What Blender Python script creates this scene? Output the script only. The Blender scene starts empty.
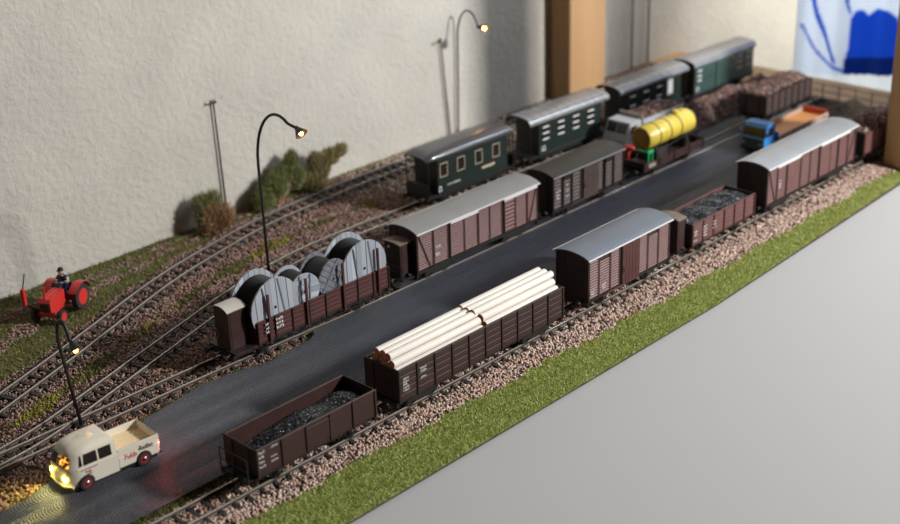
import bpy, math, random
import numpy as np
from mathutils import Vector, Matrix
random.seed(7); RNG = np.random.default_rng(7)
S = 0.001                       # the layout is measured in millimetres; rail top of the front track is z = 0
sc = bpy.context.scene
COL = sc.collection

# ------------------------------------------------------------------ camera
cd = bpy.data.cameras.new('camera'); cam = bpy.data.objects.new('camera', cd); COL.objects.link(cam)
YAW, PITCH, ROLL = 0.798613, -0.417097, -0.033124
fw = Vector((math.cos(PITCH)*math.sin(YAW), math.cos(PITCH)*math.cos(YAW), math.sin(PITCH)))
r0 = Vector((math.cos(YAW), -math.sin(YAW), 0)); u0 = r0.cross(fw)
rr = math.cos(ROLL)*r0 + math.sin(ROLL)*u0; uu = -math.sin(ROLL)*r0 + math.cos(ROLL)*u0
M = Matrix((( rr.x, uu.x, -fw.x, -0.372377), (rr.y, uu.y, -fw.y, -0.583075), (rr.z, uu.z, -fw.z, 0.453349), (0,0,0,1)))
cam.matrix_world = M
cd.sensor_fit = 'HORIZONTAL'; cd.sensor_width = 36; cd.lens = 1379.175/900*36
cd.clip_start = 0.01; cd.clip_end = 50
cd.dof.use_dof = True; cd.dof.focus_distance = 0.95; cd.dof.aperture_fstop = 7.0
sc.camera = cam

# ------------------------------------------------------------------ world, light, exposure
w = bpy.data.worlds.new('world'); sc.world = w; w.use_nodes = True
bg = w.node_tree.nodes['Background']; bg.inputs['Color'].default_value = (1.0, 0.80, 0.58, 1); bg.inputs['Strength'].default_value = 0.03
def area(name, loc, target, sx, sy, power, color):
    l = bpy.data.lights.new(name, 'AREA'); l.shape = 'RECTANGLE'; l.size = sx; l.size_y = sy; l.energy = power; l.color = color
    o = bpy.data.objects.new(name, l); COL.objects.link(o); o.location = loc
    o.rotation_euler = (Vector(target)-Vector(loc)).to_track_quat('-Z', 'Y').to_euler(); return o
area('window_light', (1.25, -1.25, 0.86), (0.6, 0.0, 0.0), 0.12, 0.14, 33, (1.0, 0.975, 0.94))
area('side_window_light', (1.55, -0.38, 1.0), (0.6, 0.1, 0.0), 0.40, 0.45, 7, (0.78, 0.89, 1.0))
area('curtain_window_light', (1.45, 0.05, 0.25), (0.9, 0.1, 0.1), 0.5, 0.5, 5.0, (1.0, 0.92, 0.80))
vs = sc.view_settings
vs.view_transform = 'Standard'; vs.look = 'None'; vs.gamma = 1; vs.use_curve_mapping = False; vs.exposure = 0.25

# ------------------------------------------------------------------ materials
def mat(name, col, rough=0.6, metal=0.0, var=0.0, size=3.0, bump=0.0, bsize=None, spec=0.5, col2=None, island=None, emit=None, stretch=None):
    m = bpy.data.materials.new(name); m.use_nodes = True; nt = m.node_tree; p = nt.nodes['Principled BSDF']
    p.inputs['Roughness'].default_value = rough; p.inputs['Metallic'].default_value = metal
    p.inputs['Specular IOR Level'].default_value = spec
    p.inputs['Base Color'].default_value = (*col, 1)
    N = nt.nodes.new; L = nt.links.new
    tc = N('ShaderNodeTexCoord'); src = tc.outputs['Object']
    if stretch:
        mp = N('ShaderNodeMapping'); mp.inputs['Scale'].default_value = stretch; L(src, mp.inputs['Vector']); src = mp.outputs['Vector']
    if island:
        g = N('ShaderNodeNewGeometry'); rp = N('ShaderNodeValToRGB'); L(g.outputs['Random Per Island'], rp.inputs['Fac'])
        els = rp.color_ramp.elements
        while len(els) < len(island): els.new(0.5)
        for i, c in enumerate(island): els[i].position = i/(len(island)-1); els[i].color = (*c, 1)
        L(rp.outputs['Color'], p.inputs['Base Color'])
    elif var > 0 or col2:
        n = N('ShaderNodeTexNoise'); n.inputs['Scale'].default_value = 1000/size; n.inputs['Detail'].default_value = 4
        L(src, n.inputs['Vector'])
        rp = N('ShaderNodeValToRGB'); a, b = rp.color_ramp.elements; a.position = .35; b.position = .65
        c2 = col2 if col2 else tuple(min(1, c*(1+var)) for c in col)
        a.color = (*(tuple(c*(1-var) for c in col) if not col2 else col), 1); b.color = (*c2, 1)
        L(n.outputs['Fac'], rp.inputs['Fac']); L(rp.outputs['Color'], p.inputs['Base Color'])
    if bump > 0:
        n2 = N('ShaderNodeTexNoise'); n2.inputs['Scale'].default_value = 1000/(bsize or size); n2.inputs['Detail'].default_value = 3
        L(src, n2.inputs['Vector']); bp = N('ShaderNodeBump'); bp.inputs['Distance'].default_value = bump*S; bp.inputs['Strength'].default_value = 1
        L(n2.outputs['Fac'], bp.inputs['Height']); L(bp.outputs['Normal'], p.inputs['Normal'])
    if emit:
        p.inputs['Emission Color'].default_value = (*emit[:3], 1); p.inputs['Emission Strength'].default_value = emit[3]
    return m
K = {}
K['wall']   = mat('plaster', (0.54,0.515,0.465), 0.9, var=.05, size=60, bump=1.2, bsize=5)
K['floor']  = mat('grey_surface', (0.465,0.465,0.465), 1.0, spec=0.0)
K['post']   = mat('orange_pine', (0.45,0.265,0.125), 0.6, var=.12, size=30, stretch=(1,1,.08))
K['board']  = mat('tan_board', (0.55,0.37,0.20), 0.7, var=.15, size=40, stretch=(.2,1,1))
K['soil']   = mat('soil', (0.075,0.048,0.034), 0.95, var=.35, size=6, bump=.6, bsize=2)
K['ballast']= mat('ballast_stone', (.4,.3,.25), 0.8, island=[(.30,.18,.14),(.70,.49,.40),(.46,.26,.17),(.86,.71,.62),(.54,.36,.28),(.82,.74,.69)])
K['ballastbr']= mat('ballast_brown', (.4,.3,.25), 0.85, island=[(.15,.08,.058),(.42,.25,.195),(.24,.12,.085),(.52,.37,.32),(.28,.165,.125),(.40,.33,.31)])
K['grass']  = mat('grass_fibre', (.2,.3,.05), 0.8, spec=.2, island=[(.36,.41,.09),(.56,.60,.18),(.25,.31,.06),(.78,.78,.40),(.46,.51,.13)])
K['grassdk']= mat('grass_fibre_dull', (.2,.3,.05), 0.8, spec=.2, island=[(.11,.14,.03),(.22,.25,.05),(.15,.10,.05),(.30,.32,.07),(.12,.15,.03)])
K['grassye']= mat('grass_fibre_yellow', (.2,.3,.05), 0.8, spec=.2, island=[(.42,.38,.04),(.30,.30,.05),(.50,.44,.06),(.15,.18,.04)])
K['turf']   = mat('turf_base', (.20,.24,.06), 0.95, var=.35, size=5, bump=.8, bsize=2)
K['turfdk'] = mat('turf_verge_base', (.13,.10,.05), 0.95, size=14, col2=(.10,.12,.04), bump=.8, bsize=2)
K['sleeper']= mat('sleeper_black', (.028,.026,.026), 0.6, var=.4, size=4)
K['rail']   = mat('rail_brown', (.075,.055,.04), 0.5, metal=.2)
K['railtop']= mat('rail_steel', (.56,.51,.45), 0.27, metal=.5)
K['brown']  = mat('wagon_brown', (.042,.018,.016), 0.5, var=.12, size=8)
K['brownred']=mat('wagon_red_brown', (.080,.026,.023), 0.5, var=.12, size=8)
K['browndk']= mat('wagon_dark_brown', (.024,.012,.011), 0.55, var=.15, size=8)
K['slat']   = mat('slat_rose_brown', (.150,.064,.060), 0.45, var=.1, size=8)
K['slatgr'] = mat('plank_grey_brown', (.075,.052,.048), 0.5, var=.12, size=8)
K['black']  = mat('black_plastic', (.014,.013,.013), 0.5)
K['iron']   = mat('dark_iron', (.03,.028,.028), 0.45, metal=.3)
K['steel']  = mat('bright_steel', (.55,.56,.58), 0.3, metal=1)
K['roofblue']=mat('roof_blue_grey', (.15,.175,.215), 0.5, var=.04, size=20)
K['roofgrey']=mat('roof_grey', (.25,.25,.255), 0.5, var=.05, size=20)
K['rooflt'] = mat('roof_light_grey', (.32,.335,.355), 0.5, var=.05, size=20)
K['roofdk'] = mat('roof_dark', (.026,.0245,.023), 0.5, var=.08, size=20)
K['cabroof']= mat('cabin_roof_pale', (.55,.51,.46), 0.5, var=.06, size=10)
K['rooftan']= mat('roof_tan', (.17,.13,.10), 0.6, var=.08, size=10)
K['roofco'] = mat('coach_roof', (.13,.13,.14), 0.24, metal=.5, var=.06, size=20)
K['roofcl'] = mat('coach_roof_light', (.30,.305,.32), 0.26, metal=.35, var=.06, size=20)
K['eave']   = mat('eave_highlight_white', (.72,.72,.74), 0.4)  # white paints glancing light onto the van eaves; the louvres share it
K['white']  = mat('lettering_white', (.80,.80,.80), 0.6)
K['coal']   = mat('coal', (.012,.013,.017), 0.10, spec=1.0, island=[(.005,.005,.007),(.012,.012,.016),(.005,.005,.007),(.016,.017,.022),(.006,.006,.008),(.012,.013,.016),(.008,.009,.011),(.22,.25,.32)])  # the bright bluish island colour paints glints onto some lumps
K['log']    = mat('peeled_log', (.81,.76,.69), 0.6, var=.06, size=8, stretch=(.15,1,1))
K['logend'] = mat('log_end', (.34,.14,.06), 0.8, var=.3, size=2)
K['reel']   = mat('reel_wood', (.42,.46,.52), 0.6, island=[(.20,.225,.265),(.42,.46,.52),(.28,.31,.355),(.52,.56,.62),(.24,.265,.305)])
K['reeldk'] = mat('reel_wood_dark', (.17,.18,.21), 0.6, var=.2, size=3)
K['cable']  = mat('black_cable', (.010,.010,.012), 0.45)
K['chunk']  = mat('firewood_chunk', (.2,.1,.08), 0.75, island=[(.03,.018,.016),(.24,.13,.11),(.06,.033,.03),(.48,.34,.30),(.015,.009,.008),(.30,.165,.135),(.04,.02,.018)])
K['gravel'] = mat('dark_gravel', (.05,.04,.035), 0.8, island=[(.03,.026,.022),(.08,.065,.05),(.05,.042,.03),(.11,.09,.07)])
K['green']  = mat('coach_green', (.014,.025,.021), 0.4, var=.08, size=10)
K['teal']   = mat('van_teal_green', (.045,.085,.078), 0.45, var=.08, size=10)
K['tan']    = mat('window_frame_tan', (.50,.42,.30), 0.5)
K['glass']  = mat('dark_window_glass', (.022,.018,.017), 0.2, spec=.45)
K['cream']  = mat('cream_paint', (.78,.72,.60), 0.25)
K['bedcream']=mat('cream_bed_paint', (.80,.64,.40), 0.35)
K['tyre']   = mat('tyre_black', (.02,.02,.02), 0.7)
K['rim']    = mat('rim_red', (.28,.03,.035), 0.4)
K['red']    = mat('tractor_red', (.60,.035,.03), 0.35)
K['txtred'] = mat('lettering_red', (.62,.05,.10), 0.5)
K['txtblk'] = mat('lettering_black', (.02,.02,.02), 0.5)
K['yellow'] = mat('tank_yellow', (.70,.55,.08), 0.35, var=.08, size=12)
K['ochre']  = mat('tank_end_ochre', (.22,.12,.02), 0.5, var=.2, size=8)
K['gr']     = mat('bracket_green', (.02,.36,.13), 0.4)
K['trgrey'] = mat('truck_grey', (.42,.45,.48), 0.35)
K['blue']   = mat('truck_blue', (.05,.28,.74), 0.3)
K['bluedk'] = mat('truck_front_dark', (.05,.075,.075), 0.35)
K['orange'] = mat('bed_orange', (.62,.27,.08), 0.5)
K['redor']  = mat('tailboard_red', (.72,.10,.02), 0.4)
K['pinkish']= mat('bed_side_pale', (.50,.34,.26), 0.5)
K['navy']   = mat('overalls_navy', (.035,.05,.16), 0.8)
K['skin']   = mat('skin', (.50,.30,.20), 0.6)
K['leafg']  = mat('bush_green', (.1,.2,.05), 0.8, spec=.2, island=[(.11,.14,.05),(.25,.29,.10),(.17,.17,.08),(.38,.36,.16)])
K['leafb']  = mat('bush_brown', (.2,.1,.05), 0.8, spec=.2, island=[(.34,.18,.10),(.52,.30,.17),(.22,.13,.08),(.30,.26,.12)])
K['leafm']  = mat('bush_mixed', (.1,.2,.05), 0.8, spec=.2, island=[(.22,.15,.09),(.24,.26,.10),(.36,.23,.14),(.42,.38,.18),(.16,.18,.07)])
K['fence']  = mat('fence_grey', (.30,.32,.36), 0.5, metal=.4)
K['bulb']   = mat('lamp_bulb', (1,.6,.2), 0.4, emit=(1,.42,.08,14))
K['bulbhot']= mat('lamp_bulb_bright', (1,.6,.2), 0.4, emit=(1,.40,.08,30))
K['head']   = mat('headlight_glow', (1,.85,.2), 0.3, emit=(1,.80,.12,9))
K['tail']   = mat('tail_light_glow', (1,.1,.05), 0.3, emit=(1,.10,.05,14))
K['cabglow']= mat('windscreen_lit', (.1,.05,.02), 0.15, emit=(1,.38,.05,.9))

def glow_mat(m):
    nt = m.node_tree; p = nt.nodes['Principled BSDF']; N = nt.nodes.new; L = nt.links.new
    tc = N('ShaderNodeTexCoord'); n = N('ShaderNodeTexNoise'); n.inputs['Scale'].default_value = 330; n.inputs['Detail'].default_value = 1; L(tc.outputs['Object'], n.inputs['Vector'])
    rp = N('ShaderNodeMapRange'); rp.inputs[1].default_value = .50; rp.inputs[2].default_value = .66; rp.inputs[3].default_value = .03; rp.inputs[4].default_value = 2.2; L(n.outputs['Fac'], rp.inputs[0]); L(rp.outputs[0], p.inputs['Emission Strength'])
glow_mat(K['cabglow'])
def curtain_mat():
    m = bpy.data.materials.new('printed_curtain'); m.use_nodes = True; nt = m.node_tree; N = nt.nodes.new; L = nt.links.new
    p = nt.nodes['Principled BSDF']; p.inputs['Roughness'].default_value = .9
    out = nt.nodes['Material Output']
    tr = N('ShaderNodeBsdfTranslucent'); mx = N('ShaderNodeMixShader'); mx.inputs[0].default_value = .6
    at = N('ShaderNodeAttribute'); at.attribute_name = 'print'; at.attribute_type = 'GEOMETRY'
    L(at.outputs['Color'], p.inputs['Base Color']); L(at.outputs['Color'], tr.inputs['Color'])
    L(p.outputs[0], mx.inputs[1]); L(tr.outputs[0], mx.inputs[2]); L(mx.outputs[0], out.inputs['Surface'])
    return m
K['curtain'] = curtain_mat()

def road_mat():
    m = bpy.data.materials.new('cobble_fans'); m.use_nodes = True; nt = m.node_tree; N = nt.nodes.new; L = nt.links.new
    p = nt.nodes['Principled BSDF']; p.inputs['Roughness'].default_value = .36
    tc = N('ShaderNodeTexCoord'); sx = N('ShaderNodeSeparateXYZ'); L(tc.outputs['Object'], sx.inputs[0])
    def mth(op, a, b=None, c=None):
        n = N('ShaderNodeMath'); n.operation = op
        for i, q in enumerate((a, b, c)):
            if q is None: continue
            if isinstance(q, (int, float)): n.inputs[i].default_value = q
            else: L(q, n.inputs[i])
        return n.outputs[0]
    W_, R_, D_ = 18.0, 11.3, 2.0              # arc width, arc radius, course depth in mm
    x = mth('MULTIPLY', sx.outputs['X'], 1000.0); y = mth('MULTIPLY', sx.outputs['Y'], 1000.0)
    col = mth('DIVIDE', y, W_); fr = mth('SUBTRACT', mth('FRACT', col), .5); lx = mth('MULTIPLY', fr, W_)
    arc = mth('SQRT', mth('SUBTRACT', R_*R_, mth('MULTIPLY', lx, lx)))
    v = mth('DIVIDE', mth('ADD', x, arc), D_)
    row = mth('FLOOR', v); fv = mth('FRACT', v)
    ang = mth('ARCSINE', mth('DIVIDE', lx, R_)); u = mth('ADD', mth('MULTIPLY', ang, R_/2.0), mth('MULTIPLY', row, .5)); fu = mth('FRACT', u)
    du = mth('ABSOLUTE', mth('SUBTRACT', fu, .5)); dv = mth('ABSOLUTE', mth('SUBTRACT', fv, .5))
    e = mth('MAXIMUM', du, dv)
    h = mth('SUBTRACT', 1.0, mth('POWER', mth('MULTIPLY', e, 2.0), 3.0))
    bp = N('ShaderNodeBump'); bp.inputs['Distance'].default_value = 0.55*S; bp.inputs['Strength'].default_value = 1; L(h, bp.inputs['Height']); L(bp.outputs['Normal'], p.inputs['Normal'])
    wn = N('ShaderNodeTexNoise'); wn.inputs['Scale'].default_value = 25; L(tc.outputs['Object'], wn.inputs['Vector'])
    cb = N('ShaderNodeCombineXYZ'); L(row, cb.inputs[0]); L(mth('FLOOR', u), cb.inputs[1]); L(mth('FLOOR', col), cb.inputs[2])
    rw = N('ShaderNodeTexWhiteNoise'); L(cb.outputs[0], rw.inputs['Vector']); h2 = mth('MULTIPLY', h, mth('MULTIPLY_ADD', rw.outputs['Value'], .9, .35))
    f = mth('MULTIPLY', mth('MULTIPLY_ADD', h2, .85, .1), mth('MULTIPLY_ADD', wn.outputs['Fac'], .8, .6))
    mx = N('ShaderNodeMix'); mx.data_type = 'RGBA'; L(f, mx.inputs['Factor'])
    mx.inputs[6].default_value = (.004,.004,.006,1); mx.inputs[7].default_value = (.052,.061,.096,1)
    L(mx.outputs[2], p.inputs['Base Color']); return m
K['road'] = road_mat()

# ------------------------------------------------------------------ mesh helpers (all in mm)
class MB:
    def __init__(s): s.v = []; s.f = []
    def add(s, vs_, fs): n = len(s.v); s.v += [tuple(p) for p in vs_]; s.f += [tuple(i+n for i in f) for f in fs]; return s
    def box(s, x0, x1, y0, y1, z0, z1):
        return s.add([(x0,y0,z0),(x1,y0,z0),(x1,y1,z0),(x0,y1,z0),(x0,y0,z1),(x1,y0,z1),(x1,y1,z1),(x0,y1,z1)],
                     [(3,2,1,0),(4,5,6,7),(0,1,5,4),(1,2,6,5),(2,3,7,6),(3,0,4,7)])
    def cbox(s, x0, x1, y0, y1, z0, z1, c=.3):
        pl = [(x0+c,y0),(x1-c,y0),(x1,y0+c),(x1,y1-c),(x1-c,y1),(x0+c,y1),(x0,y1-c),(x0,y0+c)]
        mx, my = (x0+x1)/2, (y0+y1)/2
        def ins(q): return (q[0]+(c if q[0] < mx else -c), q[1]+(c if q[1] < my else -c))
        vv = [(*ins(q), z0) for q in pl]+[(*q, z0+c) for q in pl]+[(*q, z1-c) for q in pl]+[(*ins(q), z1) for q in pl]
        ff = [tuple(range(7,-1,-1)), tuple(range(24,32))]
        for k in range(3):
            for i in range(8): j = (i+1) % 8; ff.append((k*8+i, k*8+j, k*8+8+j, k*8+8+i))
        return s.add(vv, ff)
    def prism(s, poly, axis, a0, a1):            # poly in the two other axes, counter-clockwise
        n = len(poly)
        def pt(q, a): return {'x': (a,q[0],q[1]), 'y': (q[0],a,q[1]), 'z': (q[0],q[1],a)}[axis]
        vv = [pt(q,a0) for q in poly]+[pt(q,a1) for q in poly]
        ff = [tuple(range(n-1,-1,-1)), tuple(range(n,2*n))]+[(i,(i+1)%n,n+(i+1)%n,n+i) for i in range(n)]
        if axis == 'y': ff = [tuple(reversed(f)) for f in ff]
        return s.add(vv, ff)
    def lathe(s, prof, axis='z', o=(0,0,0), n=16, caps=True):   # prof: list of (radius, height along axis)
        vv = []
        for r_, h in prof:
            for i in range(n):
                a = 2*math.pi*i/n; c, d = r_*math.cos(a), r_*math.sin(a)
                p = {'z': (c,d,h), 'x': (h,c,d), 'y': (d,h,c)}[axis]; vv.append((p[0]+o[0],p[1]+o[1],p[2]+o[2]))
        ff = []
        for k in range(len(prof)-1):
            for i in range(n): j = (i+1)%n; ff.append((k*n+i,k*n+j,k*n+n+j,k*n+n+i))
        if caps: ff += [tuple(range(n-1,-1,-1)), tuple((len(prof)-1)*n+i for i in range(n))]
        return s.add(vv, ff)
    def tube(s, pts, r_, n=8, r1=None):
        pts = [Vector(p) for p in pts]; m = len(pts); vv = []; ref = None
        for k, p in enumerate(pts):
            t = (pts[min(k+1,m-1)]-pts[max(k-1,0)]).normalized()
            if ref is None:
                ref = Vector((0,0,1)) if abs(t.z) < .9 else Vector((1,0,0))
            a = (ref-t*ref.dot(t)).normalized(); b = t.cross(a); ref = a
            rad = r_ if r1 is None else r_+(r1-r_)*k/(m-1)
            for i in range(n):
                th = 2*math.pi*i/n; vv.append(p+a*(rad*math.cos(th))+b*(rad*math.sin(th)))
        ff = [(k*n+i,k*n+(i+1)%n,k*n+n+(i+1)%n,k*n+n+i) for k in range(m-1) for i in range(n)]
        ff += [tuple(range(n-1,-1,-1)), tuple((m-1)*n+i for i in range(n))]
        return s.add(vv, ff)
    def ball(s, c, r_, n=10, m=6, sc_=(1,1,1)):
        vv = [(c[0]+r_*sc_[0]*math.sin(math.pi*k/m)*math.cos(2*math.pi*i/n), c[1]+r_*sc_[1]*math.sin(math.pi*k/m)*math.sin(2*math.pi*i/n), c[2]-r_*sc_[2]*math.cos(math.pi*k/m)) for k in range(1,m) for i in range(n)]
        vv += [(c[0],c[1],c[2]-r_*sc_[2]),(c[0],c[1],c[2]+r_*sc_[2])]; b = len(vv)-2
        ff = [(k*n+i,k*n+(i+1)%n,k*n+n+(i+1)%n,k*n+n+i) for k in range(m-2) for i in range(n)]
        ff += [(b,(i+1)%n,i) for i in range(n)]+[(b+1,(m-2)*n+i,(m-2)*n+(i+1)%n) for i in range(n)]
        return s.add(vv, ff)
    def grid(s, rows):                            # rows of points -> quad surface
        n = len(rows[0]); base = len(s.v)
        for r_ in rows: s.v += [tuple(p) for p in r_]
        for k in range(len(rows)-1):
            for i in range(n-1): s.f.append((base+k*n+i, base+k*n+i+1, base+k*n+n+i+1, base+k*n+n+i))
        return s
    def mesh(s, name, m, smooth=False):
        me = bpy.data.meshes.new(name); me.from_pydata([(a*S,b*S,c*S) for a,b,c in s.v], [], s.f); me.materials.append(m)
        if smooth: me.shade_smooth()
        me.update(); return me
def link(name, me, parent=None, loc=(0,0,0), rot=None, label=None, kind=None):
    o = bpy.data.objects.new(name, me); COL.objects.link(o); o.parent = parent; o.location = Vector(loc)*S
    if rot: o.rotation_euler = rot
    if label: o['label'] = label
    if kind: o['kind'] = kind
    return o
def P(name, mb, m, parent, label=None, smooth=False, kind=None, loc=(0,0,0), rot=None):
    o = link(name, mb.mesh(name, K[m] if isinstance(m, str) else m, False), parent, loc, rot, label, kind)
    if smooth: o.data.shade_smooth() if smooth is True else smooth_angle(o.data, smooth)
    return o
def smooth_angle(me, deg):
    me.shade_smooth(); me.set_sharp_from_angle(angle=math.radians(deg))
def T(name, label, cat, loc, rz=0, group=None):
    o = bpy.data.objects.new(name, None); COL.objects.link(o); o.empty_display_size = .01; o.location = Vector(loc)*S; o.rotation_euler = (0,0,rz)
    o['label'] = label; o['category'] = cat
    if group: o['group'] = group
    return o
def tag(o, label, cat, group=None, kind=None):
    o['label'] = label; o['category'] = cat
    if group: o['group'] = group
    if kind: o['kind'] = kind
    return o
def struct(o): o['kind'] = 'structure'; return o
def text(name, s_, m, parent, loc, size, rot, shear=0.0, xs=1.0):
    cu = bpy.data.curves.new(name, 'FONT'); cu.body = s_; cu.size = size*S; cu.shear = shear; cu.extrude = .03*S; cu.offset = .06*S
    tmp = bpy.data.objects.new('tmp', cu); COL.objects.link(tmp)
    dg = bpy.context.evaluated_depsgraph_get(); me = bpy.data.meshes.new_from_object(tmp.evaluated_get(dg))
    bpy.data.objects.remove(tmp); me.materials.clear(); me.materials.append(K[m])
    o = link(name, me, parent, loc, rot); o.scale = (xs,1,1); return o
def scatter(name, pts, size, m, kind='stuff', squash=1.0, elong=None):    # small irregular stones, one island each
    pts = np.asarray(pts, float); n = len(pts)
    octa = np.array([(1,0,0),(-1,0,0),(0,1,0),(0,-1,0),(0,0,1),(0,0,-1)], float)
    fc = np.array([(0,2,4),(2,1,4),(1,3,4),(3,0,4),(2,0,5),(1,2,5),(3,1,5),(0,3,5)])
    q = RNG.normal(size=(n,4)); q /= np.linalg.norm(q, axis=1)[:,None]; a,b,c,d = q.T
    R = np.stack([1-2*(c*c+d*d),2*(b*c-a*d),2*(b*d+a*c),2*(b*c+a*d),1-2*(b*b+d*d),2*(c*d-a*b),2*(b*d-a*c),2*(c*d+a*b),1-2*(b*b+c*c)],1).reshape(n,3,3)
    sz = RNG.uniform(size[0], size[1], n)[:,None,None]*RNG.uniform(.65,1.25,(n,6,1))
    ax = RNG.uniform(.7,1.2,(n,1,3))
    if elong: ax[:,:,0] *= elong
    V = (octa[None]*sz*ax)@R.transpose(0,2,1); V[:,:,2] *= squash; V += pts[:,None,:]
    F = (fc[None]+6*np.arange(n)[:,None,None]).reshape(-1,3)
    return raw(name, V.reshape(-1,3), F, m, kind)
def raw(name, V, F, m, kind=None):
    me = bpy.data.meshes.new(name); V = np.ascontiguousarray(V, np.float32)*S; F = np.ascontiguousarray(F, np.int32)
    me.vertices.add(len(V)); me.vertices.foreach_set('co', V.ravel()); me.loops.add(F.size); me.loops.foreach_set('vertex_index', F.ravel())
    me.polygons.add(len(F)); me.polygons.foreach_set('loop_start', np.arange(0, F.size, F.shape[1], dtype=np.int32)); me.polygons.foreach_set('loop_total', np.full(len(F), F.shape[1], np.int32))
    me.update(calc_edges=True); me.validate(); me.materials.append(K[m]); return link(name, me, kind=kind)
def blades(name, pts, h, wd, m, lean=.5):
    pts = np.asarray(pts, float); n = len(pts); a = RNG.uniform(0, 2*np.pi, n); H = RNG.uniform(h[0], h[1], n)
    dx = np.stack([np.cos(a), np.sin(a), np.zeros(n)],1)*wd
    tip = pts+np.stack([RNG.normal(0,lean,n)*H, RNG.normal(0,lean,n)*H, H],1)
    V = np.stack([pts-dx, pts+dx, tip],1).reshape(-1,3); F = np.arange(3*n).reshape(-1,3)
    return raw(name, V, F, m, 'stuff')
def spline(P_, step=4.0):
    P_ = np.asarray(P_, float); out = []
    for i in range(len(P_)-1):
        p0, p1, p2, p3 = P_[max(i-1,0)], P_[i], P_[i+1], P_[min(i+2,len(P_)-1)]
        for t in np.linspace(0,1,30,endpoint=False):
            out.append(.5*((2*p1)+(-p0+p2)*t+(2*p0-5*p1+4*p2-p3)*t*t+(-p0+3*p1-3*p2+p3)*t**3))
    out.append(P_[-1]); out = np.array(out); d = np.r_[0, np.cumsum(np.linalg.norm(np.diff(out,axis=0),axis=1))]
    q = np.arange(0, d[-1], step); return np.stack([np.interp(q,d,out[:,0]), np.interp(q,d,out[:,1])],1)

# ------------------------------------------------------------------ setting
struct(P('floor', MB().box(-700,1000,-900,357.9,-20,-13.2), 'floor', None))
struct(P('added_shade_wall', MB().box(948,1320,-40,-22,-320,360), 'wall', None))  # added unseen wall stub, keeps window_light off the far part of wall_back
struct(P('wall_back', MB().box(-400,1700,358,400,-320,700), 'wall', None))
TR0 = [(-130,0),(300,0),(944,0)]
TR1 = [(-200,137.5),(0,137.5),(120,137),(200,135),(270,133),(500,133),(944,133)]
TR2 = [(-90,138.3),(-40,142),(0,149.3),(47,165),(113,187.5),(172,207.5),(214,221),(265,234),(314,240),(370,240.5),(432,238),(566,235),(700,231),(820,229),(944,227)]
TR3 = [(-120,160),(-60,182),(0,206),(65,232),(107,250),(185,283),(250,303),(320,319),(396,326),(480,329),(900,331)]
C0, C1, C2, C3 = [spline(t) for t in (TR0,TR1,TR2,TR3)]
def yat(C, x): return np.interp(x, C[:,0], C[:,1])
def yedge(x): return -65+np.clip((np.asarray(x,float)-450)/285, 0, 1.3)*12
def ybal(x): return -27-9*np.clip((np.asarray(x,float)-60)/380, 0, 1)+1.6*np.sin(np.asarray(x)*.07)+1.0*np.sin(np.asarray(x)*.31)
def ground(x, y):
    x = np.asarray(x, float); y = np.asarray(y, float)
    z = np.full(np.broadcast(x,y).shape, -4.6)
    z = z + np.clip((-13-y)/3, 0, 1)*.9 - np.clip(-16-y, 0, 60)*.15
    return z + np.clip((y-335)/20, 0, 1)*2.0 + .35*np.sin(x*.13+y*.07)*np.sin(y*.17-x*.05)*(y > 160)
board = P('layout_board', MB().box(-260,1008,-48,357.5,-13.2,-12.0), 'board', None)
P('end_board', MB().cbox(946,1008,-48,357.5,-12.1,-3,.5), 'board', board)
tag(board, 'bare tan wooden board that carries the model railway', 'board')
g = MB(); xs = np.r_[np.arange(-260, 941, 10), 945.5]; ys = np.r_[np.arange(-65, -15, 4), np.arange(-15, 358, 8), 357.4]
g.grid([[(x, max(y,float(yedge(x))), float(ground(x,max(y,float(yedge(x)))))) for x in xs] for y in ys])
rim = [(x, float(yedge(x))) for x in xs]+[(945.5, y) for y in ys[1:] if y > -48]
g.grid([[(x,y,float(ground(x,y))) for x,y in rim], [(x,y,-12.3) for x,y in rim]][::-1])
struct(P('ground', g, 'soil', None, smooth=True))
# front bank in turf
g = MB(); g.grid([[(x, y_, float(ground(x,y_))+.35) for x in np.arange(-40, 945, 8) for y_ in [float(yedge(x))-.2+k*(float(ybal(x))-float(yedge(x)))/12]] for k in range(13)])
tb = P('turf_bank', g, 'turf', None, smooth=True); struct(tb)
g = MB(); xa = np.arange(-260, 600, 10)
g.grid([[(x, yb_, float(ground(x,yb_))+.3) for x in xa for yb_ in [min(357.3, float(yat(C3,x))+22+k*max(0,(357.3-float(yat(C3,x))-22))/6)]] for k in range(7)])
struct(P('turf_verge', g, 'turfdk', None, smooth=True))
# road
def poly_slab(name, pts, z0, z1, m): return P(name, MB().prism(pts, 'z', z0, z1), m, None)
road = poly_slab('road', [(-260,19),(905,19),(905,123.3),(206,123.3),(203,118),(193,114.5),(150,111.5),(128,118),(102,120.5),(55,113),(0,102),(-31,94),(-49,87.5),(-70,86),(-260,84)], -5.2, -.7, 'road'); struct(road)
yard = poly_slab('road_yard', [(560,143),(905,143),(905,213),(560,213)], -5.2, -.9, 'road'); struct(yard)
infill = poly_slab('road_infill', [(300,126.8),(905,126.8),(905,139.6),(300,139.6)], -5.2, -1.1, 'road'); struct(infill)

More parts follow.
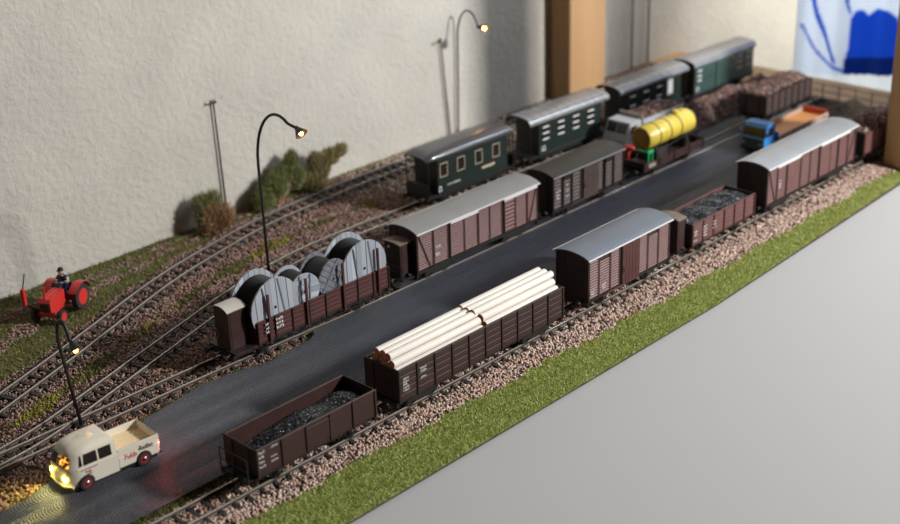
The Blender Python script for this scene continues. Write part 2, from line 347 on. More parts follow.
# tracks
sl_m = MB().cbox(-1.5,1.5,-15,15,-4.7,-2.6,.25)
for s_ in (-8.25, 8.25): sl_m.box(-1.2,1.2,s_-2.0,s_+2.0,-2.6,-1.9)
sl_mesh = sl_m.mesh('sleeper', K['sleeper'])
def sweep(C, off, prof):
    t = np.gradient(C, axis=0); t /= np.linalg.norm(t,axis=1)[:,None]; nrm = np.stack([-t[:,1], t[:,0]],1)
    mb = MB(); rows = []
    for a, b in prof+[prof[0]]:
        q = C+nrm*(off+a); rows.append([(p[0],p[1],b) for p in q])
    mb.grid(rows); k = len(prof); nn = len(C)
    mb.f.append(tuple(i*nn for i in range(k))); mb.f.append(tuple(i*nn+nn-1 for i in range(k-1,-1,-1))); return mb
def track(C, label, x0=-1e9, x1=1e9, sleeper=True):
    C = C[(C[:,0] >= x0)&(C[:,0] <= x1)]
    t = T('railway_track', label, 'track', (0,0,-4.7)); o = (0,0,4.7)
    for s_ in (-8.25, 8.25):
        r_ = P('rail', sweep(C, s_, [(-.8,-2.6),(.8,-2.6),(.3,-2.1),(.3,-.8),(-.3,-.8),(-.3,-2.1)]), 'rail', t, loc=o)
        P('rail_head', sweep(C, s_, [(-.42,-.7),(.42,-.7),(.42,-.1),(.3,0),(-.3,0),(-.42,-.1)]), 'railtop', r_)
    if sleeper:
        d = np.r_[0, np.cumsum(np.linalg.norm(np.diff(C,axis=0),axis=1))]
        for q in np.arange(2, d[-1], 10.4):
            x = np.interp(q,d,C[:,0]); y = np.interp(q,d,C[:,1]); x2 = np.interp(q+1,d,C[:,0]); y2 = np.interp(q+1,d,C[:,1])
            if q+1 > d[-1]: break
            link('sleeper', sl_mesh, t, (x,y,4.7), (0,0,math.atan2(y2-y,x2-x)))
    return t
track(C0, 'front railway track beside the pale ballast and green grass bank')
track(C1, 'straight railway track running along the far edge of the cobbled road')
track(C2, 'track branching off at the turnout and carrying the green coaches')
track(C3, 'curving railway track closest to the plaster wall')

# ballast, grass
def rnd(n_, x0, x1, y0, y1): return RNG.uniform(x0,x1,n_), RNG.uniform(y0,y1,n_)
def onroad(x, y):
    top = np.interp(x, [-260,-70,-49,-31,0,55,102,128,150,193,203,206,905], [84,86,87.5,94,102,113,120.5,118,111.5,114.5,118,123.3,123.3])
    return (y > 18.5)&(y < top+.3)&(x < 905) | ((x > 560)&(x < 905)&(y > 142)&(y < 213)) | ((x > 300)&(x < 905)&(y > 126)&(y < 140))
def strip2(x): return (yat(C2,x)+yat(C3,x))/2
def ingrass(x, y):
    edge3 = yat(C3,x)+23+3*np.sin(x*.09); back = (y > edge3)&~(((np.abs((y-edge3)/np.maximum(357-edge3,1)-.40) < .09+.03*np.sin(x*.2))|(np.abs((y-edge3)/np.maximum(357-edge3,1)-.70) < .07+.03*np.sin(x*.17)))&(x < 330))
    mid = (np.abs(y-strip2(x)) < 4.5+2.5*np.sin(x*.11)+2*np.sin(x*.031))&(x > -40)&(x < 420)
    return back, mid
def put(name, x, y, lift, size, m, label, cat, **kw):
    z = ground(x,y)+lift; o = scatter(name, np.stack([x,y,z],1), size, m, **kw); return tag(o, label, cat)
x, y = rnd(31000, -130, 943, -41, 19); k = (y > ybal(x)); x, y = x[k], y[k]
lift = np.where(np.abs(y) < 15.5, RNG.uniform(.3,1.3,len(x)), .6)
z = ground(x,y)+lift; tag(scatter('ballast', np.stack([x,y,z],1), (.8,1.4), 'ballast'), 'pale pink and grey ballast stones under the front track', 'ballast')
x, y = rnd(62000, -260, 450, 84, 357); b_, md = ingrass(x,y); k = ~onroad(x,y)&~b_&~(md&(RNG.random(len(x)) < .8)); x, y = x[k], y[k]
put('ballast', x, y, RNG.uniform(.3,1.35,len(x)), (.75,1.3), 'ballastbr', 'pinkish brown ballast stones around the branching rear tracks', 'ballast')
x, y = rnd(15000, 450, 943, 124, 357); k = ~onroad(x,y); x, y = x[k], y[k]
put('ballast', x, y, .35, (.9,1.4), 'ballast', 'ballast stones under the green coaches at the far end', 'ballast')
x, y = rnd(110000, -60, 943, -65.5, -26); k = (y < ybal(x)+.8)&(y > yedge(x)-.3); x, y = x[k], y[k]
tag(blades('grass', np.stack([x,y,ground(x,y)+.2],1), (.8,1.9), .30, 'grass'), 'bright green grass bank along the front edge of the layout', 'grass')
x, y = rnd(60000, -260, 600, 190, 357); b_, md = ingrass(x,y); x, y = x[b_], y[b_]
tag(blades('grass', np.stack([x,y,ground(x,y)+.2],1), (1.2,3.0), .42, 'grassdk'), 'dull green grass verge at the foot of the plaster wall', 'grass')
x, y = rnd(50000, -40, 420, 150, 300); b_, md = ingrass(x,y); x, y = x[md], y[md]
yl = np.sin(x*.045+1) > .55
tag(blades('grass', np.stack([x[~yl],y[~yl],ground(x[~yl],y[~yl])+.2],1), (1.2,3.2), .42, 'grassdk'), 'dark green grass strip growing between the two rear tracks', 'grass')
tag(blades('grass', np.stack([x[yl],y[yl],ground(x[yl],y[yl])+.2],1), (1.5,3.5), .42, 'grassye'), 'yellowish grass tufts growing between the two rear tracks', 'grass')
# grass along the road edge
x, y = rnd(16000, -120, 206, 80, 126); top = np.interp(x, [-260,-70,-49,-31,0,55,102,128,150,193,203,206], [84,86,87.5,94,102,113,120.5,118,111.5,114.5,118,123.3]); k = (y > top)&(y < top+4.5+1.5*np.sin(x*.2)); x, y = x[k], y[k]
tag(blades('grass', np.stack([x,y,ground(x,y)+.2],1), (2.0,4.2), .4, 'grassdk'), 'low grass fringe along the far edge of the cobbled road', 'grass')
x, y = rnd(5000, -130, 60, 15, 24); x, y = x, y
tag(blades('grass', np.stack([x,y,ground(x,y)+.4],1), (2.0,4.8), .4, 'grassdk'), 'dark grass fringe between cobbled road and front track', 'grass')

# posts of the shelf, curtain
def post(label, x0, x1, y0, y1, z0):
    o = P('wooden_post', MB().cbox(x0,x1,y0,y1,z0,700,1.2), 'post', None); return tag(o, label, 'post')
post('orange pine post standing against the plaster wall behind the coaches', 760, 822, 329, 357.6, -3)
post('orange pine post at the right edge on the grass bank', 796, 858, -50, -22, -11)
def make_curtain():
    ny, nz = 170, 250; V = []; colr = []
    def seg(p, a, b):
        a = np.array(a); b = np.array(b); ab = b-a; t = np.clip(((p-a)@ab)/(ab@ab),0,1); return np.linalg.norm(p-a-t[:,None]*ab,axis=1)
    Y = np.linspace(253, -40, ny); Z = np.linspace(-120, 320, nz)
    for z in Z:
        for y_ in Y: V.append((1100+3.5*math.sin(y_*.085)+1.5*math.sin(y_*.21+1), y_, z))
    YY, ZZ = np.meshgrid(Y, Z); q = np.stack([YY.ravel(), ZZ.ravel()],1)
    c = np.tile(np.array([.76,.84,.96]), (len(q),1)); bl = np.array([.045,.20,.72]); dk = np.array([.02,.09,.36])
    def curve(pts, w0, w1):
        cs = spline(pts, 3); hit = np.zeros(len(q), bool)
        for i in range(len(cs)-1): hit |= seg(q, cs[i], cs[i+1]) < w0+(w1-w0)*i/len(cs)
        return hit
    hit = curve([(247,26),(235,10),(218,-5),(200,-15),(178,-22)], 1.3, 1.8)
    hit |= curve([(236,80),(230,52),(215,25),(203,2),(196,-12)], 4.2, 1.6)
    hit |= curve([(190,80),(187,60),(183,50)], 1.5, 1.5)
    def ell(cy, cz, ry, rz, a=0):
        d = q-np.array([cy,cz]); ca, sa = math.cos(a), math.sin(a); return ((d[:,0]*ca+d[:,1]*sa)/ry)**2+((-d[:,0]*sa+d[:,1]*ca)/rz)**2 < 1
    fl = ell(170,36,13.5,20)|ell(141,43,21,19)|((q[:,0] < 183+np.minimum(0,q[:,1]-10)*-.12)&(q[:,0] > 96)&(q[:,1] < 38)&(q[:,1] > -22))
    c[hit|fl] = bl
    c[(q[:,1] < -4+(185-q[:,0])*.2)&(q[:,0] < 187)] = dk
    c[(q[:,1] < -24+(185-q[:,0])*.17)] = (.86,.92,.98)
    c[(q[:,1] > 120)&(np.sin(q[:,0]*.06)*np.cos(q[:,1]*.05) > .4)] = bl
    F = [(k*ny+i,k*ny+i+1,k*ny+ny+i+1,k*ny+ny+i) for k in range(nz-1) for i in range(ny-1)]
    o = raw('curtain', np.array(V), np.array(F), 'curtain'); o.data.shade_smooth()
    a = o.data.color_attributes.new('print', 'FLOAT_COLOR', 'POINT'); a.data.foreach_set('color', np.c_[c, np.ones(len(c))].astype(np.float32).ravel())
    sol = o.modifiers.new('cloth', 'SOLIDIFY'); sol.thickness = .0006
    return tag(o, 'white curtain with large blue flower print beyond the board', 'curtain')
make_curtain()

# ------------------------------------------------------------------ rolling stock
CACHE = {}
def shared(key, fn):
    if key not in CACHE: CACHE[key] = fn()
    return CACHE[key]
def wheel_mesh(r_):
    def f():
        mb = MB().lathe([(r_+.7,-1.3),(r_+.7,-.8),(r_,-.6),(r_-.1,1.2),(r_-.9,1.3),(r_-1.0,.6),(1.4,.5),(1.3,1.3)], 'y', (0,0,0), 20)
        return mb.mesh('wheel', K['iron'], False)
    return shared(('wheel',r_), f)
def buffer_mesh():
    return shared('buffer', lambda: MB().lathe([(1.5,0),(1.5,1),(1.1,1.2),(1.1,3.4),(.75,3.4),(.75,5.0),(2.4,5.2),(2.3,5.9),(1.2,6.1)], 'x', (0,0,0), 12).mesh('buffer', K['iron']))
def axlebox_mesh():
    def f():
        mb = MB().cbox(-1.4,1.4,-1.2,.6,3.2,6.8,.3)
        for i in range(3): mb.box(-5+i*1.3,5-i*1.3,-.9,.3,7.4-i*.45,7.75-i*.45)
        mb.box(-2.4,-1.6,-.6,.4,3,9); mb.box(1.6,2.4,-.6,.4,3,9); return mb.mesh('axle_box', K['black'])
    return shared('axlebox', f)
def coupling_mesh():
    def f():
        mb = MB().box(0,7.5,-.8,.8,9.0,10.2); mb.box(6.6,7.6,-.8,.8,7.4,11.5); mb.tube([(3,-3,7),(8,-3,7),(8,3,7),(3,3,7)], .35, 6); return mb.mesh('coupling', K['iron'])
    return shared('coupling', f)
def underframe(t, L, W=30, axles=None, bogies=None, r_=5.3, top=11, buf=True):
    mb = MB().box(-L/2,L/2,-W/2+.6,W/2-.6,top-1.2,top)
    for s_ in (-1,1):
        mb.box(-L/2,L/2,s_*11-.8,s_*11+.8,top-4.2,top-1.2); mb.box(s_*(L/2)-.9,s_*(L/2)+.9,-W/2+1,W/2-1,top-4.6,top-.6)
    if not bogies:
        a0 = max(axles or (L*.3,))
        mb.box(-a0+8,a0-8,-3,3,top-5,top-4); mb.box(-6,6,-10,10,top-4.5,top-3.4)
    P('underframe', mb, 'black', t)
    xs = list(axles) if axles else [-L*.3, L*.3]
    if bogies:
        xs = []
        for bx in bogies:
            m2 = MB()
            for s_ in (-1,1): m2.prism([(bx-15,6),(bx-13,4),(bx-8,4),(bx-5,2.6),(bx+5,2.6),(bx+8,4),(bx+13,4),(bx+15,6),(bx+13,7.4),(bx-13,7.4)], 'y', s_*11-.6, s_*11+.6)
            m2.box(bx-3,bx+3,-11,11,3.2,7); P('bogie_frame', m2, 'black', t); xs += [bx-9.5, bx+9.5]
    for ax in xs:
        for s_ in (-1,1):
            o = link('wheel', wheel_mesh(r_), t, (ax,s_*8.6,r_), (0,0,0 if s_ > 0 else math.pi))
            if not bogies: link('axle_box', axlebox_mesh(), t, (ax,s_*11.4,0), (0,0,0 if s_ < 0 else math.pi))
        P('axle', MB().tube([(ax,-8,r_),(ax,8,r_)], .8, 8), 'iron', t)
    if buf:
        for e in (-1,1):
            for s_ in (-1,1): link('buffer', buffer_mesh(), t, (e*(L/2+.8),s_*10,top+.4-2), (0,0,0 if e > 0 else math.pi))
            link('coupling', coupling_mesh(), t, (e*L/2,0,0), (0,0,0 if e > 0 else math.pi))
def marks(x0, z0, rows, y, h=1.1, pitch=1.7, ch=.75):     # illegible small lettering: short strokes in lines
    mb = MB()
    for k, wd in enumerate(rows):
        x = x0
        while x < x0+wd:
            c = random.uniform(.5,1.0)*ch; zz = z0-k*pitch; hh = h*random.choice((1,.75,1))
            mb.box(x,x+c*.35,y,y+.12,zz,zz+hh); mb.box(x,x+c,y,y+.12,zz+hh*random.choice((0,.4,.75)),zz+hh*random.choice((.3,.8,1))+.12); x += c+.22
    return mb
def letter(t, *a, name='lettering', **k): return P(name, marks(*a, **k), 'white', t, label='small white painted lettering')
def plank_mesh(L, h, th, m): return shared(('plank',round(L,2),round(h,2),th,m), lambda: MB().cbox(0,L,0,th,.07,h-.07,min(.38,h*.2)).mesh('plank', K[m]))
def plank_side(t, x0, x1, n_pan, y, z0, z1, rows, m, s_=-1, th=.8):
    pw = (x1-x0)/n_pan; h = (z1-z0)/rows
    me = plank_mesh(pw, h, th, m)
    for i in range(n_pan):
        for k in range(rows): link('plank', me, t, (x0+i*pw, y-(th if s_ < 0 else 0), z0+k*h))
def posts(t, xs, y, z0, z1, m, wd=1.3, th=.7, s_=-1, name='side_post'):
    me = shared(('post',wd,th,round(z1-z0,2),m), lambda: MB().cbox(-wd/2,wd/2,-th/2,th/2,0,z1-z0,.15).mesh(name, K[m]))
    for x in xs: link(name, me, t, (x, y+s_*th/2, z0))
def open_wagon(label, xc, yc, L, W, zt, side, rows, npan, group=None, zb=11, axles=None, bogies=None, body='brown', rim=True):
    t = T('open_wagon', label, 'wagon', (xc,yc,0), 0, group)
    underframe(t, L, W-1, axles, bogies)
    P('wagon_floor', MB().box(-L/2,L/2,-W/2+.4,W/2-.4,zb-.6,zb+.5), 'browndk', t)
    xs = [ -L/2+.7+i*(L-1.4)/npan for i in range(npan+1)]
    for s_ in (-1,1):
        y = s_*(W/2-1.0)
        if rows: plank_side(t, -L/2, L/2, npan, y, zb, zt-.6, rows, side, s_)
        else: P('side_panel', MB().cbox(-L/2,L/2,y-.4,y+.4,zb,zt-.3,.2), side, t)
        posts(t, xs, s_*(W/2-1.0+(.4 if not rows else .7)), zb-1.5, zt, body, 1.4, .9, s_)
        P('top_rail', MB().cbox(-L/2,L/2,min(y-.5,y+s_*1.0),max(y+.5,y+s_*1.0),zt-.9,zt,.2), body, t)
    for e in (-1,1):
        x = e*(L/2-.5)
        P('end_panel', MB().cbox(x-.5,x+.5,-W/2+.6,W/2-.6,zb,zt,.2), 'browndk' if side != 'slatgr' else side, t)
        for yy in (-W/4,W/4): P('end_post', MB().cbox(x+e*.5-.6,x+e*.5+.6,yy-.7,yy+.7,zb-2,zt-1,.15), 'browndk', t)
    return t
def load(name, label, cat, xc, yc, L, W, z0, hfun, n, size, m, base, elong=None):
    x = RNG.uniform(-L/2,L/2,n); y = RNG.uniform(-W/2,W/2,n); z = np.array([hfun(a,b) for a,b in zip(x,y)])
    o = scatter(name, np.stack([x,y,z],1), size, m, elong=elong)
    # a filled core under the lumps
    gx = np.linspace(-L/2,L/2,24); gy = np.linspace(-W/2,W/2,12); mb = MB()
    mb.grid([[(a,b,hfun(a,b)-size[0]*.6) for a in gx] for b in gy])
    V = np.array(mb.v)*S; me = bpy.data.meshes.new('core'); me.from_pydata([tuple(p) for p in V], [], mb.f)
    import bmesh
    bm = bmesh.new(); bm.from_mesh(o.data); bm.from_mesh(me); bm.to_mesh(o.data); bm.free()
    o.location = Vector((xc,yc,0))*S
    return tag(o, label, cat)
def cabin(t, x0, x1, W, z0, z1, m='browndk', roof='rooftan', rise=2.2):
    P('brake_cabin', MB().cbox(x0+1,x1-.3,-W/2+1,W/2-1,z0,z1,.3), m, t, label='small brakeman cabin at the wagon end')
    P('cabin_roof', arch(x0,x1,W+.6,z1-.3,rise,.7), roof, t, smooth=40)
    for s_ in (-1,1): P('cabin_door', MB().cbox(x0+3,x1-2.5,s_*(W/2-1)-.25,s_*(W/2-1)+.25,z0+1,z1-2,.1), 'brown', t)
def arch(x0, x1, W, z, rise, th, n=14, endr=0.0, p=0):
    mb = MB(); sec = []
    xs = [x0,x1] if not endr else [x0,x0+endr*.25,x0+endr*.6,x0+endr]+[x1-endr,x1-endr*.6,x1-endr*.25,x1]
    for x in xs:
        d = 0
        if endr: d = max(0, 1-min(x-x0,x1-x)/endr)
        ww = W*(1-.16*d*d); zz = z-.5*d*d; rs = rise*(1-.55*d**2)
        top = [(ww/2*math.sin(a)/math.sin(1.05), zz+rs*(math.cos(a)-math.cos(1.05))/(1-math.cos(1.05))) for a in np.linspace(-1.05,1.05,n)]
        if p: top = [(ww/2*math.copysign(abs(math.sin(a))**(2/p), math.sin(a)), zz+rs*abs(math.cos(a))**(2/p)) for a in np.linspace(-math.pi/2,math.pi/2,n)]
        poly = top+[(q_[0]*.97,q_[1]-th) for q_ in reversed(top)]
        sec.append([(x,q_[0],q_[1]) for q_ in poly])
    k = len(sec[0]); rows = [s_+[s_[0]] for s_ in sec]; mb.grid(rows)
    b = 0; mb.f.append(tuple(range(k))); e = (len(rows)-1)*(k+1); mb.f.append(tuple(e+i for i in range(k-1,-1,-1)))
    return mb
def gable(x0, x1, W, z0, z1, rise, n=10):     # end wall with arched top
    top = [(W/2*math.sin(a)/math.sin(1.05), z1+rise*(math.cos(a)-math.cos(1.05))/(1-math.cos(1.05))) for a in np.linspace(1.05,-1.05,n)]
    return MB().prism([(-W/2,z0),(W/2,z0)]+top, 'x', x0, x1)
def van(label, xc, yc, L, W, ze, rise, roofm, panels, group=None, oh=2.2, body='brown', slat='slat', door='brownred', axles=None, bogies=None, zb=11, brace=False, eave=None, pitch=2.05):
    """panels: (x0, x1, kind) fractions of the side; kind in slat / vent / door / plank"""
    t = T('box_van', label, 'wagon', (xc,yc,0), 0, group)
    underframe(t, L-2*oh, W-1, axles, bogies)
    Lb = L-2*oh; Wb = W-3
    P('body', MB().box(-Lb/2+.6,Lb/2-.6,-Wb/2+.9,Wb/2-.9,zb,ze), 'black', t)
    for e in (-1,1):
        x = e*(Lb/2-.6); P('end_wall', gable(x-.6,x+.6,Wb,zb,ze-.8,rise), 'browndk', t)
        for yy in (-Wb/4,Wb/4): P('end_post', MB().cbox(x+e*.6-.5,x+e*.6+.5,yy-.7,yy+.7,zb-2,ze,.15), 'browndk', t)
    for s_ in (-1,1):
        y = s_*(Wb/2-.9)
        for a, b, kd in panels:
            xa, xb = -Lb/2+a*Lb, -Lb/2+b*Lb
            if kd in ('slat','vent','plank'):
                zt = ze-1 if kd != 'vent' else ze-6; pt = pitch if kd != 'plank' else 3.2
                mb = MB(); k = int((zt-zb-.5)/pt); h = (zt-zb-.5)/k
                for i in range(k):
                    z0 = zb+.5+i*h; mb.prism([(0,z0+.62),(.8,z0+.66),(.8,z0+h*.66),(.3,z0+h-.1),(0,z0+h-.1)] if s_ > 0 else [(0,z0+h-.1),(-.3,z0+h-.1),(-.8,z0+h*.66),(-.8,z0+.66),(0,z0+.62)], 'x', xa, xb)
                P('slat_panel', mb, slat, t, kind='stuff', loc=(0,y,0))
                if kd == 'vent':
                    fl = P('vent_hatch', MB().cbox(xa+.3,xb-.3,y-.35,y+.35,ze-5.4,ze-1.2,.15), body, t)
            else:
                o = P('sliding_door', MB().cbox(xa,xb,y+s_*.9-.45,y+s_*.9+.45,zb+.2,ze-1.4,.15), door, t)
                for i in range(1,5):
                    xx = xa+(xb-xa)*i/5; P('door_batten', MB().box(xx-.12,xx+.12,y+s_*1.35-.12,y+s_*1.35+.12,zb+.8,ze-2), body, o)
                P('door_handle', MB().tube([(xa+.8,y+s_*1.4,zb+10),(xa+.8,y+s_*2.2,zb+10),(xa+.8,y+s_*2.2,zb+13.5),(xa+.8,y+s_*1.4,zb+13.5)], .3, 6), 'iron', o)
                P('door_rail', MB().box(xa-(xb-xa)*.9,xb+.5,y+s_*1.2-.3,y+s_*1.2+.3,zb-.6,zb), 'slat', t)
        edges = sorted({round(a,4) for a,_,_ in panels}|{round(b,4) for _,b,_ in panels})
        posts(t, [-Lb/2+e*Lb for e in edges], y+s_*.1, zb-1.2, ze-.6, body, 1.2, .8, s_)
        P('cant_rail', MB().box(-Lb/2,Lb/2,min(y,y+s_*.8),max(y,y+s_*.8),ze-1.2,ze-.2), body, t)
        if brace:
            for a, b in brace:
                xa, xb = -Lb/2+a*Lb, -Lb/2+b*Lb; P('diagonal_brace', MB().prism([(xa-.6,ze-1),(xa+.6,ze-1),(xb+.6,zb),(xb-.6,zb)][::1 if True else -1], 'y', y+s_*.75-.3, y+s_*.75+.3), 'black', t)
        if eave:
            for a, b, dz in eave:
                P('eave_strip', MB().cbox(-Lb/2+a*Lb,-Lb/2+b*Lb,y+s_*1.3-.4,y+s_*1.3+.4,ze-dz,ze-.1,.15), 'eave', t)
    rf = P('roof', arch(-L/2,L/2,W,ze,rise,.8), roofm, t, smooth=40)
    for s_ in (-1,1): P('roof_edge', MB().box(-L/2,L/2,s_*(W/2)-.25,s_*(W/2)+.25,ze-.95,ze+.15), 'eave' if roofm != 'roofdk' else 'roofgrey', rf)  # edge paler than the roof: its highlight is put into the colour
    return t, Lb, Wb

# --- front train
t1 = open_wagon('low brown coal wagon with plain steel sides, nearest on the front track', 91.1, 0, 97, 31.2, 29.4, 'brown', 0, 5, axles=(-30,30))
letter(t1, -46.5, 25.5, [4.2,4,4.2,4.4], -15.25, 1.6, 3.2); letter(t1, -37.5, 26.2, [5,0,4.6,4.6], -15.25, 1.2, 3.2)
P('side_hatch', MB().cbox(-9,9,-15.4,-14.9,13,26.5,.2), 'brown', t1)
rl = MB()
for yy in (-13,0,13): rl.tube([(-54,yy,8),(-54,yy,24)], .45, 6)
rl.tube([(-54,-13,24),(-54,13,24)], .45, 6); rl.tube([(-54,-13,16),(-54,13,16)], .35, 6); rl.box(-54.6,-48,-13,13,9,9.8)
P('end_railing', rl, 'iron', t1)
def heap1(a, b): return 16.5+8.6*math.exp(-((a-6)/17)**2)*math.exp(-(b/15)**2)+8.4*math.exp(-((a-36)/13)**2)*math.exp(-(b/16)**2)+4.5*math.exp(-((a+16)/14)**2)*math.exp(-(b/12)**2)-2.5*max(0,(-a-28)/20)
load('coal_load', 'glossy black coal heaped in the nearest low brown wagon', 'coal', 91.1, 0, 93, 27, 0, heap1, 4200, (.55,1.15), 'coal', None)

t2 = open_wagon('long dark brown high-sided wagon carrying pale logs', 242.8, 0, 167, 31.4, 34, 'brown', 5, 10, bogies=(-58,58), body='browndk')
letter(t2, -80, 26, [5,5,4,5,5], -16.3, 1.4, 2.1); letter(t2, -64, 27.5, [5,5,0,5], -16.3, 1.4, 2.2)
for bx in (-72,-12,2,72): P('bolster', MB().box(bx-2,bx+2,-13.5,13.5,11,28.2), 'browndk', t2)
def make_logs():
    rad = 2.75
    spec = []
    for st, (xa, xb) in enumerate(((161.5,243.5),(241,323.5))):
        dz = 0 if st == 0 else 1.2
        for rowi, (nl, z) in enumerate(((5,31.0),(4,35.7),(3,40.4))):
            for i in range(nl):
                yy = (i-(nl-1)/2)*5.55; spec.append((st,rowi,nl,i,xa,xb,yy,z+dz))
    side = {0:'lowest', 1:'middle', 2:'topmost'}
    ordn = ['first','second','third','fourth','fifth']
    for st,rowi,nl,i,xa,xb,yy,z in spec:
        ja, jb = random.uniform(-1.2,1.2), random.uniform(-1.2,1.2)
        if st == 1: ja = ja*.4+.6*(2-rowi)+ (4.0 if rowi < 2 else 0)
        else: jb = min(jb,0)*.5 - (0 if rowi == 2 else 0)
        lab = '%s pale log from the grass side in the %s row of the %s stack' % (ordn[i], side[rowi], 'nearer' if st == 0 else 'farther')
        xc = (xa+xb)/2; t = T('timber_log', lab, 'log', (xc,yy,z), 0, 'pale logs on the long wagon')
        n = 12; pr = [(rad*random.uniform(.96,1.0), h) for h in np.linspace(xa-xc+ja, xb-xc+jb, 4)]
        P('trunk', MB().lathe(pr, 'x', (0,0,0), n, caps=False), 'log', t, smooth=True)
        for h, e in ((pr[0][1],0),(pr[-1][1],1)): P('cut_end', MB().lathe([(rad*.97,h-.15),(rad*.97,h+.15)], 'x', (0,0,0), n), 'logend', t)
make_logs()

VP = [(0,.115,'slat'),(.125,.25,'vent'),(.26,.365,'slat'),(.40,.60,'door'),(.61,.715,'slat'),(.725,.85,'vent'),(.86,1,'slat')]
t3,Lb,Wb = van('red-brown box van with plain blue-grey roof on the front track', 406.3, 0, 105.6, 34.1, 44.6, 3.7, 'roofblue', VP, axles=(-28,28))
letter(t3, -Lb/2+2, 17, [4,4], -16.3+.6, 1.6, 2.4); letter(t3, -Lb/2+16, 18, [4,4], -16.3+.6, 1.6, 2.4)
t4 = open_wagon('red-brown plank coal wagon with a brakeman cabin on the front track', 534.3, 0, 92, 31.1, 29.5, 'slat', 5, 6, axles=(-26,26), body='brownred')
cabin(t4, -60, -48.5, 23, 9, 36.5, 'brown'); P('cabin_platform', MB().box(-60.5,-46,-12.5,12.5,8,9.2), 'black', t4)
letter(t4, -44, 22, [4.5,4.5,0,4.5], -16.2, 1.6, 2.6); letter(t4, -31, 23, [5,5,5,5], -16.2, 1.5, 2.6); letter(t4, -17, 23, [4,4,4], -16.2, 1.5, 2.8)
def heap4(a, b): return 25.5+4.5*math.exp(-((a-8)/34)**2)*math.exp(-(b/14)**2)+.8*math.sin(a*.3)
load('coal_load', 'glossy black coal in the plank-sided wagon beside the cabin', 'coal', 534.3, 0, 88, 27, 0, heap4, 3600, (.6,1.2), 'coal', None)
LV = [(0,.10,'slat'),(.11,.20,'slat'),(.215,.355,'plank'),(.365,.46,'slat'),(.47,.56,'slat'),(.58,.70,'plank'),(.70,.78,'plank'),(.80,.90,'slat'),(.91,1,'slat')]
EV = [(0,.36,1.6),(.575,.80,3.6),(.05,.36,2.6),(.80,.9,1.8)]
t5,Lb5,Wb5 = van('long light-roofed brown van at the far end of the front train', 675.8, 0, 153.4, 33, 44.6, 3.7, 'rooflt', LV, bogies=(-48,48), oh=1.2, brace=[(.01,.09),(.99,.91)], eave=[(.10,.35,3.4),(.58,.92,3.4)], slat='slat')
letter(t5, -Lb5/2+18, 28, [4,4,4], -15.3, 1.6, 3)
t6 = open_wagon('bright red-brown open wagon half hidden behind the right-hand post', 812, 0, 88, 31, 31, 'slat', 5, 6, axles=(-25,25), body='brownred')
load('firewood_load', 'dark and pale wood chunks heaped in the wagon by the post', 'firewood', 812, 0, 84, 27, 0, lambda a,b: 30+6*math.exp(-((a)/40)**2)*math.exp(-(b/13)**2), 620, (1.4,2.5), 'chunk', None, 1.8)

# --- middle train
YM = 133
L1 = 149.0; xm1 = 206.0      # stake wagon with cable reels, cabin at its near end
t = T('stake_wagon', 'brown stake wagon with low plank sides carrying cable reels', 'wagon', (xm1,YM,0)); tm1 = t
underframe(t, L1, 29, (-46,46))
xa, xb = 152-xm1, 280.5-xm1
P('wagon_floor', MB().box(-L1/2,L1/2,-15,15,10.4,11.6), 'browndk', t)
for s_ in (-1,1):
    plank_side(t, xa, xb, 8, s_*14.2, 11, 28.2, 5, 'brownred', s_)
    posts(t, [xa+.6+i*(xb-xa-1.2)/8 for i in range(9)], s_*15.0, 9.5, 28.2, 'browndk', 1.2, .8, s_)
    posts(t, [162.6-xm1,197.6-xm1,233.4-xm1,268.8-xm1], s_*15.6, 8.5, 46.8, 'brownred', 1.9, 1.3, s_, 'stake')
    P('step_board', MB().box(xa,xb,s_*15.6-.8,s_*15.6+.8,7.2,7.9), 'black', t)
for x in (xa,xb): P('end_panel', MB().cbox(x-.6,x+.6,-14.2,14.2,11,27.5,.2), 'browndk', t)
letter(t, 158.5-xm1, 24, [4,4,4], -16.6, 2.0, 3.2, ch=1.1); letter(t, 168-xm1, 24.5, [5.5,5,5.5], -16.6, 2.2, 3.2, ch=1.4)
cabin(t, 132-xm1, 149-xm1, 17.5, 9, 41.5, 'browndk', 'cabroof', 3.0)
P('hand_wheel', MB().tube([(131.0-xm1, 5+3.5*math.cos(a), 22+3.5*math.sin(a)) for a in np.linspace(0,2*math.pi,14)], .5, 6), 'rooftan', t)
